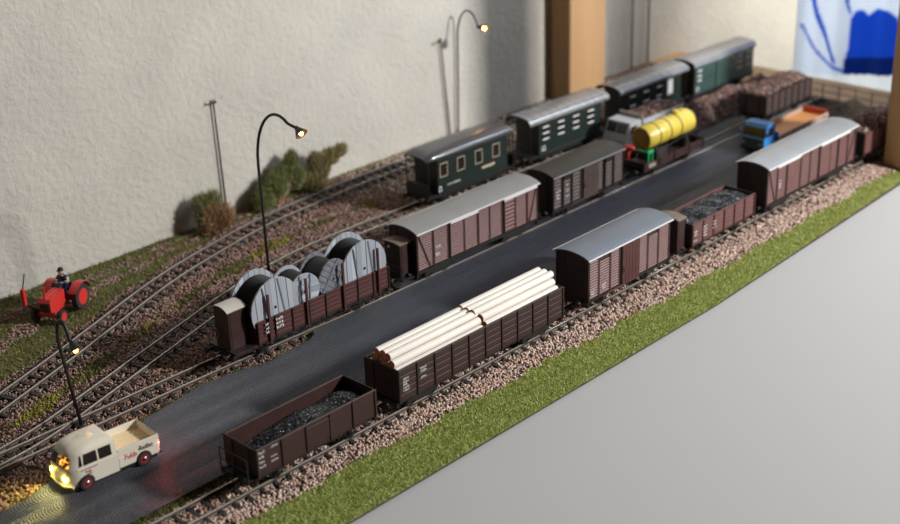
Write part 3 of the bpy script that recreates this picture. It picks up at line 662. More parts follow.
def reel(label, xc, zc, R, y0, y1, tilt, rotp, mats, batten=True):
    t = T('cable_reel', label, 'cable reel', (xc, YM+(y0+y1)/2, zc), tilt, 'cable reels on the stake wagon'); hw = (y1-y0)/2
    for s_ in (-1,1):
        mb = MB(); npl = 9 if R > 18 else 7; ca, sa = math.cos(rotp), math.sin(rotp)
        for i in range(npl):
            u0_, u1_ = -R+2*R*i/npl+.2, -R+2*R*(i+1)/npl-.2
            us = np.linspace(u0_,u1_,5); up = [(u, math.sqrt(max(R*R-u*u,0))) for u in us]; dn = [(u,-v) for u,v in reversed(up)]
            poly = [(u*ca-v*sa, u*sa+v*ca) for u,v in dn[::-1]+up[::-1]]
            off = .3*(i % 2); a0, a1 = s_*hw-.55-off*(s_ < 0), s_*hw+.55+off*(s_ > 0)
            mb.prism(poly, 'y', a0, a1)
        fl = P('flange', mb, mats, t)
        if batten:
            for dx in (-R*.35, R*.32):
                h = math.sqrt(R*R-dx*dx)*.97; b = MB()
                pl = [(dx-.55,-h),(dx+.55,-h),(dx+.55,h),(dx-.55,h)]; ra = rotp+(1.57 if R < 18 else .12)
                b.prism([(u*math.cos(ra)-v*math.sin(ra), u*math.sin(ra)+v*math.cos(ra)) for u,v in pl], 'y', s_*hw+s_*.9-.35, s_*hw+s_*.9+.35); P('batten', b, 'reeldk', fl)
        P('hub_hole', MB().lathe([(1.1,s_*hw+s_*.75-.2),(1.1,s_*hw+s_*.75+.2)], 'y', (0,0,0), 10), 'cable', fl)
    pr = []
    for k in range(13): y_ = -hw+.5+(2*hw-1)*k/12; pr += [(R*.80, y_), (R*.83, min(y_+(2*hw-1)/24, hw-.5))]
    P('cable_winding', MB().lathe(pr, 'y', (0,0,0), 28), 'cable', t, smooth=60)
reel('large grey wooden cable reel beside the brakeman cabin', 170.5, 33.6, 22, -13, 9, .03, .05, 'reel')
reel('small pale cable reel with crossed battens next to the large cabin-side reel', 199, 35.2, 14, -12.5, 8, -.05, 1.5, 'reel')
reel('middle-sized dull grey cable reel standing between the stakes', 226.5, 35.6, 15, -12, 8, .06, .9, 'reeldk')
reel('large pale cable reel at the far end of the stake wagon', 257.5, 33.6, 22, -13, 9, -.03, .0, 'reel')
for xx, r_ in ((170.5,22),(199,14),(226.5,15),(257.5,22)):
    for s_ in (-1,1): P('chock', MB().prism([(xx-xm1+s_*4,11.5),(xx-xm1+s_*14,11.5),(xx-xm1+s_*12,{22:16.5,14:27,15:26}[r_])][::s_], 'y', -10, 6), 'browndk', tm1)

t,Lb,Wb = van('long grey-roofed brown van with cabin behind the cable reels', 383.7, YM, 146.8, 33, 43.5, 3.8, 'roofgrey', [(0,.12,'slat'),(.13,.24,'slat'),(.26,.37,'slat'),(.375,.48,'slat'),(.49,.58,'slat'),(.585,.685,'slat'),(.71,.80,'plank'),(.805,.90,'slat'),(.91,1,'slat')], bogies=(-46,46), oh=1.2, brace=[(.01,.10),(.99,.92)], eave=[(0,.16,1.7),(.26,.485,3.4),(.70,.99,3.6)])
cabin(t, -Lb/2-13.5, -Lb/2-.5, 19, 9, 37, 'browndk', 'rooftan', 1.2); P('cabin_platform', MB().box(-Lb/2-15,-Lb/2,-13,13,7.6,9), 'black', t)
P('cabin_lamp', MB().ball((-Lb/2-13.2,3,33), .9), 'white', t)
letter(t, -Lb/2+20, 25, [5,0,5], -15.2, 2.2, 3.2, ch=1.6)
rl = MB()
for yy in (-12,12): rl.tube([(-Lb/2-14.5,yy,8),(-Lb/2-14.5,yy,19)], .4, 6)
rl.tube([(-Lb/2-14.5,-12,19),(-Lb/2-14.5,12,19)], .4, 6); P('end_railing', rl, 'iron', t)
t,Lb,Wb = van('dark-roofed grey-brown box van in front of the yellow tank', 525.7, YM, 101, 33, 41.7, 3.8, 'roofdk', [(0,.11,'plank'),(.12,.255,'plank'),(.265,.375,'plank'),(.42,.62,'door'),(.63,.70,'plank'),(.72,.86,'plank'),(.87,1,'plank')], axles=(-26,26), oh=1.6, slat='slatgr', door='slatgr', body='browndk')
letter(t, -Lb/2+3, 27, [4.5,4.5,4.5], -15.6, 2.0, 3.2, ch=1.3); letter(t, -Lb/2+16, 30, [3,0,3,0,3], -15.6, 1.6, 2.6)
for xf in (.12,.72): 
    xa = -Lb/2+xf*Lb; fr = MB()
    fr.box(xa,xa+1.4,-15.9,-15,11,40); fr.box(xa+12,xa+13.4,-15.9,-15,11,40); fr.box(xa,xa+13.4,-15.9,-15,36,39.5); P('panel_frame', fr, 'black', t)

# tank wagon
t = T('tank_wagon', 'low wagon carrying a yellow cylindrical tank beside the grey truck', 'wagon', (654.5,YM,0))
underframe(t, 97, 29, (-27,27))
P('wagon_floor', MB().box(-48.5,48.5,-15,15,10.5,11.8), 'browndk', t)
for s_ in (-1,1):
    P('side_board', MB().cbox(-48.5,48.5,s_*14.8-.5,s_*14.8+.5,9,16.5,.2), 'brown', t)
    posts(t, [-47.5,-24,0,24,47.5], s_*15.2, 8, 18.5, 'black', 1.6, .9, s_)
for e in (-1,1): P('end_board', MB().cbox(e*48-.5,e*48+.5,-14.5,14.5,10,18,.2), 'browndk', t)
P('number_plate', MB().cbox(-42,-30,-15.8,-15.2,11.5,15.5,.1), 'slat', t); letter(t, -41, 13.6, [10,10], -15.95, 1.3, 1.9)
R = 11.4; zc = 34.5; xa, xb = 622-654.5, 695-654.5
tk = P('tank', MB().lathe([(R*.5,xa-.6),(R*.9,xa-.4),(R,xa+.8),(R,xb-.8),(R*.9,xb+.6),(R*.5,xb+1.4),(.01,xb+1.6)], 'x', (0,0,zc), 28), 'yellow', t, smooth=50)
P('tank_end', MB().lathe([(.01,xa-1.5),(R*.5,xa-1.3),(R*.93,xa-.6),(R*.93,xa)], 'x', (0,0,zc), 24), 'ochre', tk, smooth=40)
for xx in (xa+16,xa+33,xa+50): P('tank_band', MB().lathe([(R,xx-.6),(R+.4,xx-.6),(R+.4,xx+.6),(R,xx+.6)], 'x', (0,0,zc), 28, caps=False), 'ochre', tk)
P('filler_dome', MB().lathe([(3.6,0),(3.6,3.2),(3.0,4.0),(1.2,4.3)], 'z', (xb-19,0,zc+R-.8), 14), 'yellow', tk, smooth=40)
P('filler_dome', MB().lathe([(2.4,0),(2.4,2.4),(1.4,3.0)], 'z', (xb-9,1,zc+R-.8), 12), 'yellow', tk, smooth=40)
P('dome_lid', MB().lathe([(2.0,0),(2.0,.7),(1.0,1.1)], 'z', (xb-30,0,zc+R-.3), 12), 'steel', tk)
for xx in (xa+12,xb-12):
    P('tank_saddle', MB().prism([(-11,11.8),(11,11.8),(9,26)]+[(R*math.sin(a),zc-R*math.cos(a)) for a in np.linspace(.7,-.7,9)]+[(-9,26)], 'x', xx-2, xx+2), 'black', t)
rl = MB().tube([(xa+2,-15,24),(xb-2,-15,30)], .5, 6)
for xx, z in ((xa+4,24.2),(xa+24,25.6),(xa+48,27.4),(xb-4,29.8)): rl.tube([(xx,-15,12),(xx,-15,z)], .6, 6)
P('hand_rail', rl, 'black', t)
gb = MB().cbox(-38,-29,-12.5,-9.5,23,26,.3)
for xx in (-37.5,-31.5): gb.cbox(xx,xx+2,-12.4,-10.4,11.8,23.2,.3)
gb.cbox(-38,-36,-11,8,23.4,25.4,.3); P('green_bracket', gb, 'gr', t, label='bright green bracket')
rv = MB().ball((-46,4,29), 3.4, sc_=(.9,2.1,.7)); rv.tube([(-46,4,11),(-46,4,29)], .9, 8); P('red_valve', rv, 'red', t, label='red valve cover', smooth=True)
# open wagon with firewood
t = open_wagon('high grey-brown wagon heaped with wood chunks on the middle track', 857.5, YM, 90, 31, 31, 'slatgr', 5, 7, axles=(-25,25), body='browndk')
load('firewood_load', 'reddish wood chunks heaped in the far grey-brown wagon', 'firewood', 857.5, YM, 86, 27, 0, lambda a,b: 31+7*math.exp(-((a-18)/24)**2)*math.exp(-(b/12)**2)+2*math.exp(-((a+20)/20)**2), 800, (1.2,2.2), 'chunk', None, 1.7)

# --- coaches
def coach(label, xc, L, kind, ze=43.8, W=33, rise=7, tilt=0):
    y = float(yat(C2, xc)); rz = math.atan2(float(yat(C2,xc+40)-yat(C2,xc-40)),80)
    t = T('passenger_coach', label, 'coach', (xc,y,0), rz, 'green coaches by the wall'); body = 'teal' if kind == 4 else 'green'
    Lb = L-4; Wb = W-3.4; x0 = -Lb/2+(12 if kind in (1,2,3) else 1); x1 = Lb/2-(10 if kind in (1,2,3) else 1)
    underframe(t, Lb, W-4, (-34,34))
    P('body', MB().cbox(x0,x1,-Wb/2,Wb/2,10.5,ze,.4), body, t)
    for e, xx in ((-1,x0),(1,x1)): P('end_wall', gable(xx-.4,xx+.4,Wb,10.5,ze-.8,rise), 'black', t)
    rfp = P('roof', arch(-L/2,L/2,W,ze-1,rise,1.0,26,10 if kind == 1 else 0, 2.4), 'roofco' if kind == 1 else 'roofcl', t, smooth=40)
    for s_ in (-1,1):
        P('waist_strip', MB().box(x0,x1,s_*Wb/2-.25,s_*Wb/2+.25,25.2,25.8), 'black', t)
        P('foot_board', MB().box(-Lb/2+14,Lb/2-14,s_*13.5-1,s_*13.5+1,6.6,7.2), 'black', t)
    if kind in (1,2,3):
        for e in (-1,1):
            rl = MB(); xx = e*(Lb/2-.8)
            for yy in np.linspace(-14,14,7): rl.tube([(xx,yy,10),(xx,yy,22)], .35, 5)
            rl.tube([(xx,-14,22),(xx,14,22)], .5, 6)
            for yy in (-14,14): rl.tube([(xx,yy,10),(xx,yy,ze)], .5, 6)
            P('platform_railing', rl, 'black', t)
            P('platform', MB().box(min(xx,x0 if e < 0 else x1),max(xx,x0 if e < 0 else x1),-14.5,14.5,9.6,10.6), 'black', t)
            if kind == 1: P('platform_screen', MB().box(xx-.3,xx+.3,-13.5,13.5,10.6,21), 'black', t)
    if kind in (2,3):
        for xx in np.linspace(-L/2+9,L/2-9,9):
            sm = arch(xx-.35,xx+.35,W+.4,ze-1,rise+.25,.5,26,0,2.4); P('roof_seam', sm, 'roofcl', rfp)
    def window(xc_, wd, z0, z1, bars, s_, frame='tan'):
        y_ = s_*Wb/2; f = MB()
        for q in ((xc_-wd/2-.6,xc_-wd/2,z0-.6,z1+.6),(xc_+wd/2,xc_+wd/2+.6,z0-.6,z1+.6),(xc_-wd/2,xc_+wd/2,z1,z1+.7),(xc_-wd/2,xc_+wd/2,z0-.7,z0)): f.box(q[0],q[1],y_+s_*.05-.3,y_+s_*.05+.3,q[2],q[3])
        fo = P('window_frame', f, frame, t)
        P('pane', MB().box(xc_-wd/2,xc_+wd/2,y_+s_*.02-.1,y_+s_*.02+.1,z0,z1), 'glass', fo)
        for z in bars: P('window_bar_glint', MB().box(xc_-wd/2,xc_+wd/2,y_+s_*.3-.25,y_+s_*.3+.25,z-.65,z+.65), 'white' if frame != 'tan' else 'tan', fo)  # white bars on green frames are painted-in highlights of the frames
    for s_ in (-1,1):
        if kind == 1:
            for xx in (-37,-15,8,31): window(xx, 8.5, 27, 38.5, (), s_)
        elif kind == 2:
            for xx in (-35,-13,9,31): window(xx, 9, 24.5, 38.5, (25.5,31.5,37.5), s_, 'green')
        elif kind == 3:
            for xx in (-36,-14,8): window(xx, 9, 24.5, 38.5, (26,36), s_, 'green')
            window(27, 8, 24, 38.5, (), s_, 'white')
            P('drawn_blind', MB().box(23.4,30.6,s_*Wb/2-.4,s_*Wb/2+.4,24.5,38), 'white', t)
        else:
            for z in (25.5,30.5,36): P('louvre', MB().box(-50,-43,s_*Wb/2-.3,s_*Wb/2+.3,z-.9,z+.9), 'eave', t)
            d = P('sliding_door', MB().cbox(-16,8,s_*Wb/2-.5,s_*Wb/2+.5,11.5,41,.2), 'teal', t); P('door_bar', MB().box(-16.6,-15.6,s_*Wb/2-.7,s_*Wb/2+.7,11.5,41), 'green', d)
            window(15, 6, 28, 38, (), s_, 'tan'); window(29, 8, 22, 38, (24,30,36), s_, 'tan'); window(46, 7, 22, 38, (24,31,37), s_, 'tan')
    yy = -Wb/2-.15
    if kind == 1:
        letter(t, -43.5, 16, [3,3], yy, 2.2, 3.2, ch=1.5); letter(t, -33, 16.5, [17], yy, 1.6, 2); P('class_plate', MB().box(12,29,yy-.1,yy+.2,19.5,22), 'tan', t)
    else:
        letter(t, x0+3, 17, [6,6], yy, 1.8, 3, ch=1.4)
        P('running_board_highlight' if False else 'running_board_glint', MB().box(x0+1,x1-1,-Wb/2-.2,-Wb/2+.1,11.2,12), 'roofco', t)  # shiny strip on one side stands for a highlight, not a panel
coach('green four-window coach with rounded roof ends, nearest of the coaches', 488, 116, 1, 46.0)
coach('green coach with seamed roof standing between the pine post and nearest coach', 623.5, 116.5, 2, 44.6)
coach('green coach with a white drawn blind behind the yellow tank', 757, 116.5, 3, 43.6)
coach('pale teal-green luggage van at the far end of the coach row', 884, 117, 4, 42.5)
P_ = P
tag(P('wooden_crate', MB().cbox(520,527,205,211,-4,4,.4), 'orange', None), 'small tan crate on the ground beside the nearest coach', 'crate')

# ------------------------------------------------------------------ road vehicles
def tyre(t, x, y, r_, wd, rim, s_, hub=None, parent=None):
    w_ = P('wheel', MB().lathe([(r_*.62,-wd/2),(r_*.95,-wd/2),(r_,-wd/2+.4),(r_,wd/2-.4),(r_*.95,wd/2),(r_*.62,wd/2)], 'y', (0,0,0), 20), 'tyre', t, loc=(x,y,r_), smooth=40)
    P('wheel_rim', MB().lathe([(r_*.66,s_*wd*.5-.1*s_),(r_*.64,s_*wd*.5+s_*.2),(r_*.3,s_*wd*.5+s_*.1)][::1 if s_ > 0 else -1], 'y', (0,0,0), 16), rim, w_)
    if hub: P('hub_cap', MB().ball((0,s_*(wd*.5+.1),0), r_*.34, sc_=(1,.5,1)), hub, w_, smooth=True)
    return w_
def lamp_light(name, kind, loc, col, power, parent, size=.002, rot=None, spot=None):
    l = bpy.data.lights.new(name, kind); l.color = col; l.energy = power; l.shadow_soft_size = size
    if spot: l.spot_size = spot; l.spot_blend = .6
    o = bpy.data.objects.new(name, l); COL.objects.link(o); o.parent = parent; o.location = Vector(loc)*S
    if rot: o.rotation_euler = rot
    return o
# cream double-cab pickup, nose towards -x
def pickup():
    ZR = -.7; hw0 = 13.3
    t = T('pickup_truck', 'cream double-cab pickup with lit headlights on the cobbled road', 'truck', (-1.5,79.5,ZR), math.radians(-5))
    XF, XB = -31.0, 3.0
    def prof(z):                       # front x, half width, corner radius, rear x
        b = max(0, (z-15)/13.5)
        q = 1-math.sqrt(max(0, 1-min(1, max(0, b-.66)/.34)**2))
        return XF+.6*max(0,(8-z)/5)+5.2*b**1.3+8*q, hw0-1.7*b-4.6*q, 10.5, XB-.2-3.2*q-.8*b
    def outline(z, n=14, off=0.0):
        xf, hw, r_, xb = prof(z); xf -= off; hw += off; xb += off; pts = []
        pts.append((xb, -hw)); pts.append(((xb+xf+r_)/2, -hw))
        for a in np.linspace(0, math.pi/2, n): pts.append((xf+r_-r_*math.sin(a), -hw+r_*.72-r_*.72*math.cos(a)))
        pts2 = [(x,-y_) for x,y_ in reversed(pts)]
        return [(x,y_,z) for x,y_ in pts+pts2]
    zs = [3.6,4.2,8,12,14.6,15.0,15.4,18,21,24,25,25.8,26.5,27.1,27.6,28.0,28.25,28.42,28.49]
    mb = MB(); rows = [outline(z)+[outline(z)[0]] for z in zs]; mb.grid([list(reversed(r_)) for r_ in rows]); k = len(rows[0])
    top = [(-13+(x+13)*.6,y_*.6,28.95) for x,y_,_ in rows[-1][:-1]]
    base = len(mb.v)-k; n0 = len(mb.v); mb.v += list(reversed(top+[top[0]])); 
    for i in range(k-1): mb.f.append((base+i,base+i+1,n0+i+1,n0+i))
    mb.f.append(tuple(n0+i for i in range(k-1)))
    P('cab', mb, 'cream', t, smooth=50)
    # load bed
    bd = MB(); x0, x1, zt = 2.4, 31, 17.6
    bd.cbox(x0,x1,-hw0,hw0,4.2,12.4,.8)
    P('bed_body', bd, 'cream', t)
    for s_ in (-1,1): P('bed_side', MB().cbox(x0,x1,min(s_*hw0,s_*(hw0-1.1)),max(s_*hw0,s_*(hw0-1.1)),12.2,zt,.35), 'cream', t)
    P('tailgate', MB().cbox(x1-1.1,x1,-hw0+1,hw0-1,12.2,zt,.35), 'cream', t); P('bed_front', MB().cbox(x0-.2,x0+1,-hw0+1,hw0-1,12.2,zt,.3), 'cream', t)
    fl = P('bed_floor', MB().box(x0+1,x1-1.1,-hw0+1.1,hw0-1.1,12.3,12.7), 'bedcream', t)
    for yy in np.linspace(-9,9,7): P('bed_rib', MB().box(x0+1.5,x1-1.6,yy-.25,yy+.25,12.7,12.95), 'bedcream', fl)
    P('sill', MB().box(-27,29,-hw0+.8,hw0-.8,2.2,4.3), 'black', t)
    for s_ in (-1,1): P('belt_crease', MB().box(-24,XB-1,s_*(hw0+.02)-.12,s_*(hw0+.02)+.12,14.7,15.1), 'bedcream' if False else 'cream', t)
    # windows laid on the cab surface
    def side_pane(xa, xb, za, zb, s_, name, m='glass', slant=0):
        mb = MB()
        def q(x, z): return (x, s_*(prof(z)[1]+.12), z)
        vs_ = [q(xa,za), q(xb,za), q(xb,zb), q(xa+slant,zb)]; inn = [(p[0], p[1]-s_*.5, p[2]) for p in vs_]
        mb.add(vs_+inn, [(0,1,2,3) if s_ < 0 else (3,2,1,0)]+[(i,(i+1)%4+4 if False else i+4,(i+1)%4+4,(i+1)%4) for i in range(4)]); return P(name, mb, m, t)
    for s_ in (-1,1):
        side_pane(-13.2,-1.2+.2,17.2,23.6,s_,'rear_side_window') if False else None
        side_pane(-9.2,-.8,16.6,23.6,s_,'side_window'); side_pane(-19.8,-10.4,16.6,23.6,s_,'side_window',slant=1.0); side_pane(-22.6,-20.5,16.8,23.2,s_,'quarter_window',slant=1.6)
    def front_pane(a0, a1, za, zb, m, name):
        rows = []
        for z in np.linspace(za,zb,5):
            xf, hw, r_, xb = prof(z); rows.append([(xf+r_-r_*math.sqrt(max(0,1-max(0,1-(hw-abs(y_))/(.72*r_))**2))-.22, y_, z) for y_ in np.linspace(a0*hw,a1*hw,7)])
        mb = MB().grid([list(reversed(r_)) for r_ in rows]); mb.grid([[(x+.4,y_,z) for x,y_,z in r_] for r_ in rows]); return P(name, mb, m, t)
    front_pane(.05,.80,16.8,23.4,'glass','windscreen'); front_pane(-.80,-.05,16.8,23.4,'cabglow','windscreen')
    for s_ in (-1,1):
        hl = P('headlight', MB().lathe([(2.3,-.5),(2.3,.3),(1.6,.7)][::-1] if False else [(1.5,-1.0),(2.2,-.6),(2.3,.9)], 'x', (XF+.6,s_*8.0,9.6), 16), 'head', t, label='lit yellow headlight')
        lamp_light('headlight_beam', 'SPOT', (XF-1.6,s_*8,9.0), (1,.82,.25), .045, t, .003, (0,math.radians(62),0), math.radians(120))
        lamp_light('headlight_halo', 'POINT', (XF-3.0,s_*8,9.6), (1,.80,.2), .0011, t)
        P('tail_light', MB().lathe([(.9,-.3),(.9,.5),(.5,.9)], 'x', (31,s_*11.2,10.5), 10), 'tail', t, label='lit red tail light')
        lamp_light('tail_light_glow', 'POINT', (33.2,s_*11.5,10), (1,.06,.05), .0055, t)
        P('indicator', MB().ball((XF+1.6,s_*10.2,13), .8), 'bulb' if False else 'orange', t)
    P('bumper', MB().tube([(XF+3,-hw0-.2,5),(XF-.2,-hw0+5,5),(XF-1.1,0,5),(XF-.2,hw0-5,5),(XF+3,hw0+.2,5)], .9, 8), 'cream', t)
    P('rear_bumper', MB().cbox(30.6,32.2,-hw0,hw0,4,6,.3), 'black', t)
    P('front_badge', MB().lathe([(1.5,-.2),(1.5,.15)], 'x', (XF-.1,0,12.5), 14), 'bedcream', t)
    for xx in (-19.2,19.6):
        for s_ in (-1,1):
            ar = MB().lathe([(5.3,-.2),(5.3,.2)], 'y', (xx,s_*(hw0-.05),4.9), 20); P('wheel_arch', ar, 'black', t)
            tyre(t, xx, s_*(hw0-.9), 4.8, 3.2, 'rim', s_, 'steel')
    R90 = (math.pi/2,0,0)
    text('side_lettering', 'Fulda', 'txtred', t, (6.4,-hw0-.1,9.2), 4.8, R90, .3, .85)['label'] = 'red script lettering'
    text('side_lettering', 'Reifen', 'txtblk', t, (16.6,-hw0-.1,11.3), 4.6, R90, .12, .86)['label'] = 'black lettering'
    text('door_lettering', 'Fulda', 'txtred', t, (-19.6,-hw0-.1,11.2), 2.6, R90, .25, .8)
    P('door_lettering', marks(-22.2, 13.6, [10.5], -hw0-.15, .7, 1, .8), 'txtblk', t); P('door_lettering', marks(-18.6, 9.8, [3.6], -hw0-.15, .8, 1, .7), 'txtblk', t)
pickup()

def grey_truck():
    t = T('tipper_truck', 'grey tipper truck loaded with wood chunks behind the yellow tank', 'truck', (700,187,-.9))
    x0 = -48
    prof = [(x0,7),(x0,15),(x0+3,21.5),(x0+8,32),(x0+24,32.5),(x0+26,30),(x0+26,7)]
    P('cab', MB().prism(prof, 'y', -13.5, 13.5), 'trgrey', t)
    P('windscreen', MB().prism([(x0+3.1,21.6),(x0+7.4,30.6),(x0+7.0,30.9),(x0+2.7,21.9)][::-1], 'y', -11.5, -.6), 'glass', t); P('windscreen', MB().prism([(x0+3.1,21.6),(x0+7.4,30.6),(x0+7.0,30.9),(x0+2.7,21.9)][::-1], 'y', .6, 11.5), 'glass', t)
    for s_ in (-1,1): P('side_window', MB().prism([(x0+8.5,21.5),(x0+18,21.5),(x0+18,28),(x0+10.5,28)], 'y', s_*13.5-.2, s_*13.5+.2), 'glass', t)
    P('bumper', MB().cbox(x0-1.5,x0+1,-14,14,4,8,.4), 'red', t); P('grille', MB().box(x0-.4,x0+.4,-7,7,9,14), 'black', t)
    for s_ in (-1,1): P('headlight', MB().lathe([(1.8,-.6),(1.8,.4)], 'x', (x0,s_*10,11.5), 12), 'steel', t)
    P('chassis', MB().box(x0+4,48,-6,6,5,8.5), 'black', t)
    bx0, bx1 = x0+28, 48
    P('bed_floor', MB().box(bx0,bx1,-14,14,9,10.5), 'trgrey', t)
    for s_ in (-1,1): P('bed_side', MB().cbox(bx0,bx1,s_*14-.7,s_*14+.7,9,31,.3), 'trgrey', t)
    for xx in (bx0,bx1): P('bed_end', MB().cbox(xx-.7,xx+.7,-14,14,9,33 if xx == bx0 else 29,.3), 'trgrey', t)
    P('cab_guard', MB().cbox(bx0-3,bx0+1.5,-14,14,34.5,36,.3), 'rooftan', t)
    for yy in (-12,12): P('guard_post', MB().box(bx0-.5,bx0+.5,yy-.6,yy+.6,32,35), 'trgrey', t)
    for xx in (x0+13,22,34):
        for s_ in (-1,1): tyre(t, xx, s_*11, 5.2, 4, 'trgrey', s_)
    load('firewood_load', 'wood chunks heaped on the grey tipper truck', 'firewood', 700+(bx0+bx1)/2, 187, 64, 25, 0, lambda a,b: 28+7*math.exp(-(a/26)**2)*math.exp(-(b/11)**2), 480, (1.2,2.1), 'chunk', None, 1.6)
grey_truck()

def blue_truck():
    t = T('flatbed_truck', 'blue flatbed truck with an empty orange bed', 'truck', (800,86,-.7)); x0 = -60
    P('cab', MB().prism([(x0+1,5),(x0,13),(x0+1.5,16),(x0+4,25),(x0+6,27.5),(x0+18,27.5),(x0+19,25),(x0+19,5)], 'y', -12.5, 12.5), 'blue', t)
    P('cab_front', MB().cbox(x0-1.0,x0+1.2,-12,12,5,14.5,.5), 'bluedk', t)
    P('windscreen', MB().prism([(x0+1.3,16),(x0+3.7,24.6),(x0+3.3,24.9),(x0+.9,16.2)][::-1], 'y', -11.3, 11.3), 'glass', t)
    for s_ in (-1,1):
        P('side_window', MB().prism([(x0+5,16.5),(x0+15,16.5),(x0+15,24.5),(x0+7,24.5)], 'y', s_*12.5-.2, s_*12.5+.2), 'glass', t)
        P('headlight', MB().lathe([(1.9,-.6),(1.9,.5)], 'x', (x0-.9,s_*9,9.5), 12), 'steel', t)
        P('mirror', MB().cbox(x0+1,x0+2,s_*14-1.2,s_*14+1.2,17,22,.3), 'steel', t)
    for k in range(4): P('roof_rib', MB().box(x0+6+k*3.4,x0+7.2+k*3.4,-11,11,27.4,28.1), 'blue', t)
    P('bumper', MB().cbox(x0-2.2,x0,-12.5,12.5,2.5,5.5,.3), 'black', t)
    P('chassis', MB().box(x0+4,56,-6,6,4.5,8), 'black', t)
    b0, b1 = x0+23, 58
    P('bed_floor', MB().box(b0,b1,-14,14,8,10), 'orange', t)
    for s_ in (-1,1):
        sd = P('bed_side', MB().cbox(b0,b1,s_*14-.6,s_*14+.6,8,14,.25), 'pinkish', t)
        for xx in np.linspace(b0+8,b1-8,5): P('side_latch', MB().cbox(xx-.7,xx+.7,s_*14.7-.3,s_*14.7+.3,9.5,12.5,.1), 'iron', sd)
    P('tailboard', MB().cbox(b1-1,b1,-14,14,8,16,.25), 'redor', t); P('headboard', MB().cbox(b0,b0+1,-14,14,8,17,.25), 'blue', t)
    P('crane_post', MB().tube([(x0+21,-3,8),(x0+21,-3,20),(x0+23,-5,23)], 1.3, 8), 'black', t)
    for xx in (x0+10,22,34):
        for s_ in (-1,1): tyre(t, xx, s_*10.5, 5, 3.6, 'blue', s_)
blue_truck()

def tractor():
    t = T('tractor', 'small red tractor with a raised cutter bar on the grass verge', 'tractor', (106,302,-3.4), math.radians(28)); t.scale = (1.16,)*3
    P('hood', MB().prism([(-18,8),(-18.5,15),(-17,16.8),(-2,17.6),(0,17.6),(0,8)], 'y', -4.2, 4.2), 'red', t)
    P('grille', MB().cbox(-19,-18,-3.2,3.2,8.6,14.6,.3), 'black', t)
    P('hood_rib', MB().cbox(-17,-1,-.6,.6,16.6,18.2,.2), 'red', t)
    P('engine', MB().cbox(-16,6,-3.2,3.2,4.6,9,.4), 'red', t)
    P('fuel_cap', MB().lathe([(.9,0),(.9,.8)], 'z', (-9,-3,16.4), 10), 'steel', t)
    P('axle_beam', MB().cbox(-16,-13.5,-9,9,3.6,5.6,.3), 'red', t)
    P('rear_axle', MB().cbox(6.5,11.5,-8,8,6,11,.4), 'red', t)
    for s_ in (-1,1):
        tyre(t, -14.8, s_*9.5, 4.6, 3.0, 'red', s_); tyre(t, 9, s_*10, 8.6, 4.2, 'red', s_)
        mb = MB(); R = 9.8; rows = []
        for th in np.linspace(.35,2.6,12): rows.append([(9+(R)*math.cos(th),s_*10+d,8.6+R*math.sin(th)) for d in (-3,3)])
        mb.grid(rows); mb.grid([[(9+(R+.6)*math.cos(th),s_*10+d,8.6+(R+.6)*math.sin(th)) for d in (3,-3)] for th in np.linspace(.35,2.6,12)])
        P('mudguard', mb, 'red', t)
    P('seat', MB().cbox(7,12,-3.2,3.2,12.5,13.8,.4).cbox(11.2,12.4,-3.2,3.2,13,17,.4), 'black', t)
    st = P('steering_wheel', MB().tube([(1.6+.9*math.cos(q),2.6*math.sin(q),20.2+1.9*math.cos(q)) for q in np.linspace(0,2*math.pi,15)], .35, 6), 'black', t); P('steering_column', MB().tube([(-1,0,16.5),(1.6,0,20.2)], .4, 6), 'black', st)
    P('exhaust', MB().tube([(-12,3,16),(-12,3,23)], .6, 8), 'red', t)
    ar = MB().tube([(-12,-4,7),(-20,-6,10),(-27,10,11)] if False else [(-13,4,6),(-16,9,9),(-19,14,13)], .8, 8); m_ = P('cutter_arm', ar, 'iron', t)
    P('cutter_bar', MB().cbox(-20.3,-17.7,12.6,15.4,12,24,.4), 'red', m_, rot=None); P('cutter_blade', MB().tube([(-19,14,23),(-17,12,34)], .4, 6), 'iron', m_)
    return t
tr = tractor()
